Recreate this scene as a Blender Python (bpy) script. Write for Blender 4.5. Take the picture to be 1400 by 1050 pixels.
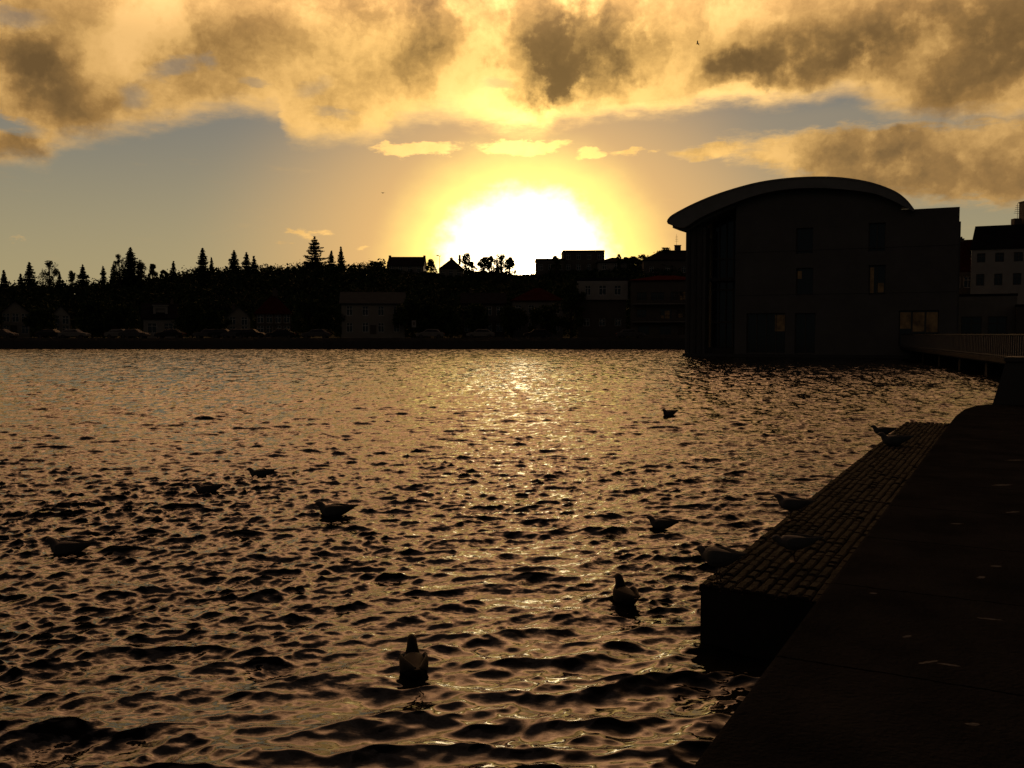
import bpy, bmesh, math, random
import numpy as np
from mathutils import Vector, Matrix
R = math.radians
PI = math.pi
scene = bpy.context.scene
for o in list(bpy.data.objects):
    bpy.data.objects.remove(o)
col = scene.collection

# ------------------------------------------------------------------ camera
F, CX, CY, HZ, CAMZ = 1270.0, 700.0, 525.0, 457.0, 2.1
PITCH = math.atan((CY - HZ) / F)
cam_d = bpy.data.cameras.new('camera'); cam = bpy.data.objects.new('camera', cam_d); col.objects.link(cam)
cam.location = (0, 0, CAMZ); cam.rotation_euler = (PI / 2 - PITCH, 0, 0)
cam_d.sensor_width = 36; cam_d.lens = 36 * F / 1400; cam_d.clip_start = 0.1; cam_d.clip_end = 6000
scene.camera = cam

def ray(px, py):
    """world direction of a sight line, scaled so that y = 1"""
    a, b = (px - CX) / F, -(py - CY) / F
    c, s = math.cos(PITCH), math.sin(PITCH)
    y = c + b * s; z = -s + b * c
    return Vector((a / y, 1.0, z / y))
def at(px, py, d):
    r = ray(px, py); return Vector((r.x * d, d, CAMZ + r.z * d))
def atz(px, py, z):
    r = ray(px, py); return at(px, py, (z - CAMZ) / r.z)
def azel(px, py):
    r = ray(px, py).normalized()
    return math.degrees(math.atan2(r.x, r.y)), math.degrees(math.asin(r.z))

# ------------------------------------------------------------------ world
SUN_AZ, SUN_EL = azel(720, 370)
world = bpy.data.worlds.new('World'); scene.world = world; world.use_nodes = True
nt = world.node_tree; nt.nodes.clear(); L = nt.links
def inp(sock, v):
    if isinstance(v, bpy.types.NodeSocket): L.new(v, sock)
    else: sock.default_value = v
def M(op, a, b=0.0, c=None, clamp=False):
    n = nt.nodes.new('ShaderNodeMath'); n.operation = op; n.use_clamp = clamp
    inp(n.inputs[0], a); inp(n.inputs[1], b)
    if c is not None: inp(n.inputs[2], c)
    return n.outputs[0]
def MR(v, a, b, c=0.0, d=1.0, t='SMOOTHSTEP'):
    n = nt.nodes.new('ShaderNodeMapRange'); n.interpolation_type = t
    inp(n.inputs[0], v); inp(n.inputs[1], a); inp(n.inputs[2], b); inp(n.inputs[3], c); inp(n.inputs[4], d)
    return n.outputs[0]
def MIX(f, a, b, mode='MIX'):
    n = nt.nodes.new('ShaderNodeMix'); n.data_type = 'RGBA'; n.blend_type = mode; n.clamp_factor = False
    inp(n.inputs[0], f); inp(n.inputs[6], a); inp(n.inputs[7], b)
    return n.outputs[2]
def VM(op, a, b=None, scale=None):
    n = nt.nodes.new('ShaderNodeVectorMath'); n.operation = op
    inp(n.inputs[0], a)
    if b is not None: inp(n.inputs[1], b)
    if scale is not None: inp(n.inputs[3], scale)
    return n.outputs[1] if op == 'LENGTH' else n.outputs[0]
def lin(r, g, b):
    f = lambda c: (c / 255 / 12.92) if c <= 10 else ((c / 255 + .055) / 1.055) ** 2.4
    return (f(r), f(g), f(b), 1)
tc = nt.nodes.new('ShaderNodeTexCoord')
sp = nt.nodes.new('ShaderNodeSeparateXYZ'); L.new(tc.outputs['Generated'], sp.inputs[0])
az = M('MULTIPLY', M('ARCTAN2', sp.outputs[0], sp.outputs[1]), 180 / PI)
el = M('MULTIPLY', M('ARCSINE', sp.outputs[2]), 180 / PI)
cb = nt.nodes.new('ShaderNodeCombineXYZ'); L.new(az, cb.inputs[0]); L.new(el, cb.inputs[1])
P = cb.outputs[0]                                     # (azimuth, elevation) in degrees
PXD = 22.2
def noise(vec, scale, detail=6, rough=.55, off=0.0, sx=1.0, sy=1.0, rot=0.0, colour=False, dist=0.0):
    m = nt.nodes.new('ShaderNodeMapping'); L.new(vec, m.inputs[0])
    m.inputs[1].default_value = (off, off * .7, off * .3); m.inputs[2].default_value = (0, 0, R(rot)); m.inputs[3].default_value = (sx, sy, 1)
    n = nt.nodes.new('ShaderNodeTexNoise'); L.new(m.outputs[0], n.inputs['Vector'])
    n.inputs['Scale'].default_value = scale; n.inputs['Detail'].default_value = detail
    n.inputs['Roughness'].default_value = rough; n.inputs['Distortion'].default_value = dist
    return n.outputs['Color'] if colour else n.outputs['Fac']
# domain warp so that nothing in the sky has a ruled edge
w1 = VM('SUBTRACT', noise(P, .22, 3, .5, 3, colour=True), (.5, .5, .5))
w2 = VM('SUBTRACT', noise(P, .9, 6, .6, 9, colour=True), (.5, .5, .5))
PW = VM('ADD', P, VM('ADD', VM('SCALE', w1, scale=3.2), VM('SCALE', w2, scale=1.7)))
w3 = VM('SUBTRACT', noise(P, 1.3, 6, .6, 15, .55, 1.5, 6, colour=True), (.5, .5, .5))
PS = VM('ADD', P, VM('ADD', VM('SCALE', w1, scale=1.3), VM('SCALE', w3, scale=1.25)))
def blob(px, py, rx, ry, rot=0, vec=None, inner=0.22):
    """soft elliptical mass centred on a direction of the sky; radii in 1/22 degree"""
    a, e = azel(px, py)
    m = nt.nodes.new('ShaderNodeMapping'); m.vector_type = 'TEXTURE'; L.new(vec or PW, m.inputs[0])
    m.inputs[1].default_value = (a, e, 0); m.inputs[2].default_value = (0, 0, R(rot))
    m.inputs[3].default_value = (rx / PXD, ry / PXD, 1)
    return MR(VM('LENGTH', m.outputs[0]), 1.0, inner, 0, 1)
def addup(items):
    t = None
    for amp, b in items:
        t = M('MULTIPLY', b, amp) if t is None else M('MULTIPLY_ADD', b, amp, t)
    return t
def curve(v, pts, a0, a1, e0, e1):
    """float curve through (azimuth, elevation) points"""
    n = nt.nodes.new('ShaderNodeFloatCurve'); c = n.mapping.curves[0]
    q = [((a - a0) / (a1 - a0), (e - e0) / (e1 - e0)) for a, e in pts]
    c.points[0].location = (0, q[0][1]); c.points[1].location = (1, q[-1][1])
    for x, y in q: c.points.new(min(max(x, .001), .999), y)
    n.mapping.update()
    L.new(MR(v, a0, a1, 0, 1, 'LINEAR'), n.inputs['Value'])
    return MR(n.outputs[0], 0, 1, e0, e1, 'LINEAR')
# --- cloud decks
swx = nt.nodes.new('ShaderNodeSeparateXYZ'); L.new(PS, swx.inputs[0])
saz, sel = swx.outputs[0], swx.outputs[1]
edge_pts = [(-260, 262), (-60, 236), (0, 232), (55, 224), (80, 206), (150, 196), (220, 182), (300, 168), (375, 168), (392, 196), (450, 201), (520, 196), (548, 176), (610, 168), (650, 178), (720, 190), (790, 170), (880, 161), (960, 156), (1060, 151), (1150, 144), (1200, 166), (1280, 178), (1400, 182), (1700, 200)]
edge = curve(saz, [azel(*p) for p in edge_pts], -45, 45, 0, 25)
deckraw = M('SUBTRACT', sel, edge)
deck = MR(deckraw, -.25, 1.5)
low = addup([(1.3, blob(1290, 222, 270, 62, -3, PS)), (1.0, blob(1130, 205, 190, 38, -4, PS)), (.8, blob(960, 206, 70, 16, 4, PS)),
             (.9, blob(1060, 262, 100, 9, 0, PS)), (1.0, blob(1500, 210, 200, 95, 0, PS))])
lowm = M('MULTIPLY', MR(M('MULTIPLY_ADD', M('SUBTRACT', noise(P, .9, 7, .6, 61, .35, 1.6, 7), .5), 1.1, low), .1, .95), .95)
puffs = addup([(1.5, blob(568, 200, 92, 17, 3, PS)), (1.5, blob(718, 197, 92, 18, 2, PS)), (1.4, blob(810, 208, 26, 12, 8, PS)),
               (.75, blob(870, 207, 60, 8, 2, PS)), (.8, blob(433, 320, 34, 12, 10, PS)), (.6, blob(408, 316, 22, 8, 0, PS)),
               (.55, blob(30, 319, 30, 7, 0, PS)), (.7, blob(494, 340, 14, 6, 0, PS)), (.5, blob(395, 335, 40, 8, 0, PS))])
puffm = M('MULTIPLY', MR(M('MULTIPLY_ADD', M('SUBTRACT', noise(P, 1.5, 7, .62, 71, .6, 1.5, 8), .5), 2.6, puffs), .35, 1.1), M('MULTIPLY', MR(puffs, .02, .4), .85))
holes = addup([(1.0, blob(8, 163, 52, 14, -8, PS)), (.55, blob(236, 92, 46, 15, 20, PS)), (.5, blob(190, 130, 22, 24, 0, PS)), (.45, blob(285, 82, 20, 12, 0, PS)),
               (.45, blob(10, 20, 60, 16, 0, PS)), (.35, blob(430, 120, 40, 14, 20, PS)), (.4, blob(350, 115, 26, 6, 0, PS)), (.5, blob(460, 152, 40, 9, 0, PS)),
               (.35, blob(678, 118, 30, 10, 0, PS))])
wisp = noise(PW, .34, 9, .62, 4, .8, 1.3, -14)
cov0 = M('MULTIPLY', deck, MR(wisp, .26, .46))
cover = M('MULTIPLY', M('MAXIMUM', deck, M('MAXIMUM', lowm, puffm)), M('SUBTRACT', 1, M('MULTIPLY', holes, .95), clamp=True))
# --- how thick (dark) the cloud is
n1 = noise(PW, .20, 6, .5, 11, .75, 1.25, 24)
n2 = noise(PW, .62, 8, .6, 21, 1.15, .8, -28)
n3 = noise(P, 2.6, 8, .65, 31, .75, 1.1, 14)
thick = addup([(.72, blob(95, 110, 125, 62, -32)), (.7, blob(35, 88, 70, 48, -20)), (.8, blob(20, 190, 52, 30, 10)),
               (.62, blob(520, -5, 200, 62, -6)), (.55, blob(600, 45, 70, 50, -40)), (.35, blob(350, 55, 120, 50, 0)), (.35, blob(565, 85, 50, 45, -40)),
               (.95, blob(800, 65, 150, 105, 30)), (.55, blob(745, 120, 70, 48, 20)), (.6, blob(730, 20, 90, 60, 0)),
               (.95, blob(1100, 76, 160, 52, 6)), (.5, blob(1010, 95, 80, 42, 0)), (.5, blob(1190, 84, 70, 42, 0)), (.8, blob(1330, 100, 110, 70, 28)),
               (.75, blob(1400, 30, 110, 110, 0)), (.55, blob(1250, 30, 70, 40, 0)), (.62, blob(1340, 232, 240, 50, -4)), (.25, blob(1160, 205, 130, 24, -4)), (-.35, blob(1020, 212, 110, 30, -4)), (-.3, blob(1180, 172, 160, 16, -6)),
               (-.5, blob(170, 60, 60, 110, -30)), (-.45, blob(690, 120, 80, 30, 20)), (-.75, blob(980, 150, 260, 20, 4)), (-.6, blob(640, 105, 100, 60, 35)), (-.4, blob(210, 20, 60, 90, -20)), (-.35, blob(1010, 20, 90, 40, 0)),
               (-.3, blob(250, 170, 200, 34, 12)), (-.3, blob(460, 175, 110, 30, 0)), (-.35, blob(1180, 140, 90, 40, -30)), (-.5, blob(680, 165, 170, 40, 0)), (-.45, blob(570, 200, 100, 24, 0)), (-.45, blob(720, 198, 110, 24, 0))])
thick = M('MULTIPLY_ADD', thick, .82, .30)
thick = M('MULTIPLY_ADD', M('SUBTRACT', n1, .5), 1.5, thick)
thick = M('MULTIPLY_ADD', M('SUBTRACT', n2, .5), .8, thick)
thick = M('MULTIPLY_ADD', M('SUBTRACT', n3, .5), .34, thick)
# rims of the decks are thin, so they glow
rim = MR(deckraw, .0, 2.6, -.22, 0.0)
thick = M('ADD', thick, M('MULTIPLY', rim, MR(lowm, .2, .7, 1, 0)))
ramp = nt.nodes.new('ShaderNodeValToRGB'); L.new(M('MULTIPLY_ADD', thick, .55, .25), ramp.inputs[0])
els = ramp.color_ramp.elements
cols = [(0.0, lin(240, 190, 118)), (.26, lin(219, 172, 103)), (.44, lin(184, 142, 83)), (.60, lin(153, 116, 67)), (.78, lin(128, 98, 58)), (1.0, lin(108, 83, 50))]
els[0].position, els[0].color = cols[0]; els[1].position, els[1].color = cols[-1]
for p_, c_ in cols[1:-1]:
    e_ = els.new(p_); e_.color = c_
cloud = ramp.outputs[0]
# --- clear sky: physical sky plus the low sun's warm air
sky = nt.nodes.new('ShaderNodeTexSky'); sky.sky_type = 'NISHITA'; sky.sun_disc = False
sky.sun_elevation = R(SUN_EL); sky.sun_rotation = R(SUN_AZ); sky.air_density = 1.0; sky.dust_density = 2.0; sky.ozone_density = 1.5
vgrad = MR(el, 1, 17, 0, 1)
clear = MIX(vgrad, lin(172, 158, 118), lin(112, 116, 118))
clear = MIX(blob(720, 345, 470, 300, 0, P), clear, lin(224, 176, 112))
clear = MIX(blob(1150, 165, 190, 30, 0, P), clear, lin(142, 134, 118))
clear = MIX(1.0, VM('SCALE', clear, scale=.9), VM('SCALE', sky.outputs[0], scale=.004), 'ADD')
base = MIX(cover, clear, cloud)
# --- sun aureole
sd = VM('SUBTRACT', P, (*azel(718, 363), 0))
sdist = VM('LENGTH', VM('MULTIPLY', sd, (1, 1.14, 1)))
sx_ = nt.nodes.new('ShaderNodeSeparateXYZ'); L.new(sd, sx_.inputs[0])
def gauss(d, s):
    return M('POWER', 2.718281828, M('MULTIPLY', M('MULTIPLY', d, d), -1.0 / (s * s)))
n4 = M('MULTIPLY_ADD', M('SUBTRACT', noise(P, .55, 5, .55, 51, 1, 1.3), .5), 55 / PXD, sdist)
g_white = MR(n4, 136 / PXD, 70 / PXD, 0, 1)
g_yel = MR(M('MULTIPLY_ADD', sdist, .6, M('MULTIPLY', n4, .4)), 222 / PXD, 84 / PXD, 0, 1)
g_disc = gauss(sdist, 13 / PXD)
g_wide = gauss(VM('LENGTH', VM('SUBTRACT', P, (SUN_AZ, SUN_EL + 4.2, 0))), 265 / PXD)
lumc = MR(thick, .15, 1.1, 1.1, .09, 'LINEAR')
streak = addup([(.75, blob(860, 152, 330, 20, 3, PS)), (.25, blob(690, 145, 140, 40, 10, PS)), (.2, blob(700, 180, 110, 28, 0, PS))])
boost = M('MULTIPLY', M('MULTIPLY_ADD', cover, M('MULTIPLY', streak, 1.2), g_wide), MIX(cover, (1, 1, 1, 1), lumc))
glow = VM('ADD', VM('SCALE', (2.9, 2.3, 1.8), scale=g_white), VM('SCALE', (1.05, .86, .14), scale=g_yel))
glow = VM('ADD', glow, VM('SCALE', (22.0, 16.0, 8.0), scale=g_disc))
glow = VM('ADD', glow, VM('SCALE', MIX(cover, (.20, .11, .03, 1), (.92, .55, .14, 1)), scale=boost))
full = MIX(1.0, base, glow, 'ADD')
# unseen sky dimmed overhead and behind, with an added bright band lighting the water
awayaz = MR(M('ABSOLUTE', az), 30, 72, 1.0, .085)
awayel = M('MULTIPLY', MR(el, 20, 54, 1.0, .055), MR(el, 16, 25, 1.0, 4.1))
tot = VM('SCALE', full, scale=M('MULTIPLY', awayaz, awayel))
tot = VM('MULTIPLY', tot, MIX(MR(el, 16, 26), (1, 1, 1, 1), (1.14, .97, 1.38, 1)))
tot = VM('MULTIPLY', tot, MIX(MR(M('ABSOLUTE', az), 35, 80), (1, 1, 1, 1), (.72, 1.0, 1.75, 1)))
tot = VM('MULTIPLY', tot, MIX(MR(el, 38, 60), (1, 1, 1, 1), (.7, 1.0, 1.8, 1)))
tot = VM('SCALE', tot, scale=M('SUBTRACT', 1.0, M('MULTIPLY', MR(el, 17, 25), M('ADD', MR(az, 7, 24, 0, .66), MR(az, -6, -32, 0, .36)))))
bg = nt.nodes.new('ShaderNodeBackground'); L.new(tot, bg.inputs[0]); bg.inputs[1].default_value = 1.0
wo = nt.nodes.new('ShaderNodeOutputWorld'); L.new(bg.outputs[0], wo.inputs[0])
world.cycles.sampling_method = 'MANUAL'; world.cycles.sample_map_resolution = 512

# ------------------------------------------------------------------ sun, exposure
sl = bpy.data.lights.new('sun', 'SUN'); sl.energy = 2.5; sl.angle = R(.53); sl.color = (1, .72, .38)
so = bpy.data.objects.new('sun', sl); col.objects.link(so)
so.rotation_euler = (-(PI / 2 - R(SUN_EL)), 0, -R(SUN_AZ))
so.location = (5, 300, 60)
vs = scene.view_settings; vs.view_transform = 'Standard'; vs.look = 'None'; vs.exposure = 0; vs.gamma = 1; vs.use_curve_mapping = False
scene.cycles.max_bounces = 5; scene.cycles.diffuse_bounces = 2; scene.cycles.glossy_bounces = 3; scene.cycles.caustics_reflective = False; scene.cycles.caustics_refractive = False

# ------------------------------------------------------------------ materials
def mat(name, c, rough=.8, var=.25, scale=3.0, bump=.0, c2=None, emis=None, metal=0.0, spec=.4, bscale=None):
    m = bpy.data.materials.new(name); m.use_nodes = True; t = m.node_tree; b = t.nodes['Principled BSDF']
    b.inputs['Roughness'].default_value = rough; b.inputs['Metallic'].default_value = metal; b.inputs['Specular IOR Level'].default_value = spec
    tcn = t.nodes.new('ShaderNodeTexCoord'); n = t.nodes.new('ShaderNodeTexNoise'); n.inputs['Scale'].default_value = scale; n.inputs['Detail'].default_value = 7
    n.inputs['Roughness'].default_value = .65
    t.links.new(tcn.outputs['Object'], n.inputs['Vector'])
    r = t.nodes.new('ShaderNodeValToRGB'); t.links.new(n.outputs['Fac'], r.inputs[0])
    a = c2 or tuple(x * (1 - var) for x in c)
    r.color_ramp.elements[0].position = .33; r.color_ramp.elements[0].color = (*a, 1)
    r.color_ramp.elements[1].position = .68; r.color_ramp.elements[1].color = (*[x * (1 + var * .5) for x in c], 1)
    t.links.new(r.outputs[0], b.inputs['Base Color'])
    if bump:
        n2_ = t.nodes.new('ShaderNodeTexNoise'); n2_.inputs['Scale'].default_value = bscale or scale * 8; n2_.inputs['Detail'].default_value = 6
        t.links.new(tcn.outputs['Object'], n2_.inputs['Vector'])
        bp = t.nodes.new('ShaderNodeBump'); bp.inputs['Strength'].default_value = bump; bp.inputs['Distance'].default_value = .02
        t.links.new(n2_.outputs['Fac'], bp.inputs['Height']); t.links.new(bp.outputs[0], b.inputs['Normal'])
    if emis:
        t.links.new(r.outputs[0], b.inputs['Emission Color']); b.inputs['Emission Strength'].default_value = emis
    return m
m_conc = mat('board_marked_concrete', (.135, .135, .135), .85, .2, .35, .4, bscale=6)
m_conc_d = mat('dark_concrete', (.07, .07, .07), .8, .25, .6, .3)
m_zinc = mat('zinc_roof', (.22, .23, .24), .55, .2, .5, metal=.3)
m_glass = mat('window_glass', (.02, .022, .025), .08, .2, 1, spec=.6)
m_frame = mat('window_frame', (.10, .09, .08), .6)
m_wframe = mat('white_frame', (.7, .7, .68), .6)
m_white = mat('white_render', (.36, .36, .36), .85, .15, .6, .2)
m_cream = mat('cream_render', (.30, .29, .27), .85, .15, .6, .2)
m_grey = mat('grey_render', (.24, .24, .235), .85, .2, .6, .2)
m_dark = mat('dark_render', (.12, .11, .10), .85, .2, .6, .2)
m_red = mat('red_corrugated_roof', (.06, .014, .010), .9, .3, 1, spec=.0)
m_slate = mat('dark_roof', (.03, .03, .034), .9, .3, 1, spec=.0)
m_groof = mat('grey_metal_roof', (.075, .085, .09), .9, .2, 1, spec=.0)
m_brick = mat('chimney_render', (.12, .10, .09), .85)
m_metal = mat('dark_metal', (.08, .08, .08), .5, metal=.6)
m_bark = mat('bark', (.06, .045, .03), .9, .3, 6, .5)
m_fir = mat('conifer_needles', (.035, .06, .025), .9, .4, 2, spec=.1)
m_leaf = mat('broad_leaves', (.06, .09, .03), .85, .4, 2, spec=.1)
m_wood = mat('woodland_leaves', (.045, .07, .028), .9, .5, .3, spec=.1)
m_grass = mat('grass_bank', (.05, .06, .025), .95, .4, .4, spec=.1)
m_road = mat('asphalt', (.05, .05, .05), .8, .2, 2, .3)
m_skyglow = mat('sky_glow_pane', (.95, .48, .17), .5, .75, 1.6, emis=.009)  # emission imitates sky showing in window glass, no lamp behind it
_b = m_skyglow.node_tree.nodes['Principled BSDF']; m_skyglow.node_tree.links.remove(_b.inputs['Base Color'].links[0]); _b.inputs['Base Color'].default_value = (.02, .02, .02, 1)
m_rail = mat('railing_paint', (.13, .13, .13), .8, .1, 2, spec=.1)
m_wet = mat('wet_dark_stone', (.028, .028, .028), .8, .4, 2, .5, spec=.1)
m_tail = mat('lamp_lens', (.5, .1, .05), .3)

# ------------------------------------------------------------------ mesh helpers
class MB:
    def __init__(s): s.v = []; s.f = []; s.sm = []
    def add(s, vs, fs, smooth=False):
        b = len(s.v); s.v += [tuple(v) for v in vs]; s.f += [tuple(b + i for i in f) for f in fs]; s.sm += [smooth] * len(fs)
    def box(s, a, b, mtx=None):
        x0, y0, z0 = a; x1, y1, z1 = b
        vs = [Vector(p) for p in [(x0, y0, z0), (x1, y0, z0), (x1, y1, z0), (x0, y1, z0), (x0, y0, z1), (x1, y0, z1), (x1, y1, z1), (x0, y1, z1)]]
        if mtx: vs = [mtx @ v for v in vs]
        s.add(vs, [(0, 3, 2, 1), (4, 5, 6, 7), (0, 1, 5, 4), (1, 2, 6, 5), (2, 3, 7, 6), (3, 0, 4, 7)])
    def tube(s, pts, rs, n=8, cap=True):
        rings = []; pts = [Vector(p) for p in pts]
        for i, p in enumerate(pts):
            d = (pts[min(i + 1, len(pts) - 1)] - pts[max(i - 1, 0)]).normalized()
            u = d.cross(Vector((0, 0, 1)));  u = u.normalized() if u.length > .01 else Vector((1, 0, 0)); w = d.cross(u)
            rings.append([p + (u * math.cos(2 * PI * k / n) + w * math.sin(2 * PI * k / n)) * rs[i] for k in range(n)])
        vs = [v for r in rings for v in r]; fs = []
        for i in range(len(pts) - 1):
            for k in range(n): fs.append((i * n + k, i * n + (k + 1) % n, (i + 1) * n + (k + 1) % n, (i + 1) * n + k))
        if cap: fs += [tuple(range(n))[::-1], tuple(range((len(pts) - 1) * n, len(pts) * n))]
        s.add(vs, fs, True)
    def loft(s, st, n=14):
        """st: list of (x, z, half width, half height[, y]); rings square to the spine in the xz plane"""
        m = len(st); vs = []; fs = []
        for i, q in enumerate(st):
            x, z, w, h = q[:4]; y = q[4] if len(q) > 4 else 0
            a = st[max(i - 1, 0)]; b = st[min(i + 1, m - 1)]
            t = Vector((b[0] - a[0], 0, b[1] - a[1])).normalized(); up = Vector((-t.z, 0, t.x))
            for k in range(n):
                th = 2 * PI * k / n
                vs.append(Vector((x, y, z)) + Vector((0, 1, 0)) * w * math.cos(th) + up * h * math.sin(th))
        for i in range(m - 1):
            for k in range(n): fs.append((i * n + k, i * n + (k + 1) % n, (i + 1) * n + (k + 1) % n, (i + 1) * n + k))
        fs += [tuple(range(n))[::-1], tuple(range((m - 1) * n, m * n))]
        s.add(vs, fs, True)
    def build(s, name, material, parent=None, sub=0):
        me = bpy.data.meshes.new(name); me.from_pydata(s.v, [], s.f); me.update()
        me.polygons.foreach_set('use_smooth', s.sm)
        me.materials.append(material)
        o = bpy.data.objects.new(name, me); col.objects.link(o)
        if parent: o.parent = parent
        if sub:
            md = o.modifiers.new('sub', 'SUBSURF'); md.levels = sub; md.render_levels = sub
        return o
def np_mesh(name, verts, faces, material, parent=None, smooth=False):
    """verts (n,3), faces (m,k)"""
    me = bpy.data.meshes.new(name); n = len(verts); m_, k = faces.shape
    me.vertices.add(n); me.vertices.foreach_set('co', verts.astype(np.float32).ravel())
    me.loops.add(m_ * k); me.loops.foreach_set('vertex_index', faces.astype(np.int32).ravel())
    me.polygons.add(m_); me.polygons.foreach_set('loop_start', np.arange(0, m_ * k, k, dtype=np.int32)); me.polygons.foreach_set('loop_total', np.full(m_, k, dtype=np.int32))
    me.polygons.foreach_set('use_smooth', np.full(m_, smooth))
    me.update(calc_edges=True); me.validate()
    me.materials.append(material)
    o = bpy.data.objects.new(name, me); col.objects.link(o)
    if parent: o.parent = parent
    return o
def tag(o, label=None, cat=None, group=None, kind=None):
    if label: o['label'] = label
    if cat: o['category'] = cat
    if group: o['group'] = group
    if kind: o['kind'] = kind
    return o
def empty(name, loc=(0, 0, 0), rz=0.0, **k):
    o = bpy.data.objects.new(name, None); col.objects.link(o); o.location = loc; o.rotation_euler = (0, 0, rz); o.empty_display_size = .2
    return tag(o, **k)
def copy_tree(o, parent=None):
    c = o.copy(); col.objects.link(c)
    if parent: c.parent = parent
    for ch in [x for x in bpy.data.objects if x.parent == o]: copy_tree(ch, c)
    return c

# ------------------------------------------------------------------ water
def value_noise(x, y, seed):
    rs = np.random.RandomState(seed); g = rs.rand(64, 64)
    xi = np.floor(x).astype(int); yi = np.floor(y).astype(int); fx = x - xi; fy = y - yi
    fx = fx * fx * (3 - 2 * fx); fy = fy * fy * (3 - 2 * fy)
    a = g[xi % 64, yi % 64]; b = g[(xi + 1) % 64, yi % 64]; c = g[xi % 64, (yi + 1) % 64]; d = g[(xi + 1) % 64, (yi + 1) % 64]
    return (a * (1 - fx) + b * fx) * (1 - fy) + (c * (1 - fx) + d * fx) * fy
def sstep(a, b, x):
    t = np.clip((x - a) / (b - a), 0, 1); return t * t * (3 - 2 * t)
NR, NC = 1300, 1150
def make_water():
    t = np.linspace(0, 1, NR); d = 2.2 * (140 / 2.2) ** t
    s = np.linspace(-1, 1, NC); half = 1.05 * d + 3.0
    X = s[None, :] * half[:, None]; Y = np.repeat(d[:, None], NC, 1)
    # slightly jitter rows so the grid never lines up with the waves
    rs = np.random.RandomState(5)
    sp_y = np.gradient(d)[:, None]; sp_x = (half * 2 / NC)[:, None]
    Z = np.zeros_like(X); DX = np.zeros_like(X); DY = np.zeros_like(X)
    wind = R(62)                                            # waves run from the far left towards the quay
    n = 140
    dq = np.hypot(X - 1.0, Y - 3.9) + 2.2 * (value_noise(X * 1.1 + 64, Y * 1.1, 21) - .5); lee = 1 - sstep(2.0, 4.2, dq)
    for i in range(n):
        lam = .07 * (1.5 / .07) ** ((i + rs.rand()) / n)
        th = R(-90) + rs.normal() * (.42 if lam > .25 else .6) + R(14)
        k = 2 * PI / lam; kx, ky = k * math.cos(th), k * math.sin(th)
        slope = (.054 + .010 * rs.rand()) * (1.0 if lam < .28 else (.28 / lam) ** 1.0)
        slope *= 1.3 if lam < .15 else .9
        a = slope / k; ph = rs.rand() * 2 * PI
        # a wave too short for the local mesh is left to the surface roughness
        res = np.maximum(sp_x * abs(math.cos(th)), sp_y * abs(math.sin(th)))
        fade = np.clip((lam / res - 2.2) / 2.0, 0, 1)
        gx, gy = rs.rand(2) * 40
        grp = .35 + 1.3 * value_noise(X / (lam * 3.2) + gx + 64, Y / (lam * 2.6) + gy, 100 + i)
        arg = kx * X + ky * Y + ph + 1.2 * value_noise(X / (lam * 2) + gy + 64, Y / (lam * 2) + gx, 300 + i)
        patch = (.45 + 1.15 * value_noise(X / 1.9 + 64, Y / 2.6 + 9, 55)) if lam < .22 else 1.0
        A = a * patch * fade * grp * (1 - lee * (.62 if lam < .16 else .25 if lam < .3 else -.45))
        sn, cs = np.sin(arg), np.cos(arg)
        Z += A * sn; DX += 1.2 * A * math.cos(th) * cs; DY += 1.2 * A * math.sin(th) * cs
    gust = .80 + .45 * value_noise(X / 7 + 64, Y / 9 + 3, 9)
    # lee of the quay: short waves die out
    V = np.stack([X + DX * gust, Y + DY * gust, Z * gust], -1).reshape(-1, 3)
    i = np.arange(NR - 1)[:, None] * NC + np.arange(NC - 1)[None, :]
    Fc = np.stack([i, i + 1, i + NC + 1, i + NC], -1).reshape(-1, 4)
    return V, Fc
m_water = bpy.data.materials.new('lake_water'); m_water.use_nodes = True
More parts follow.
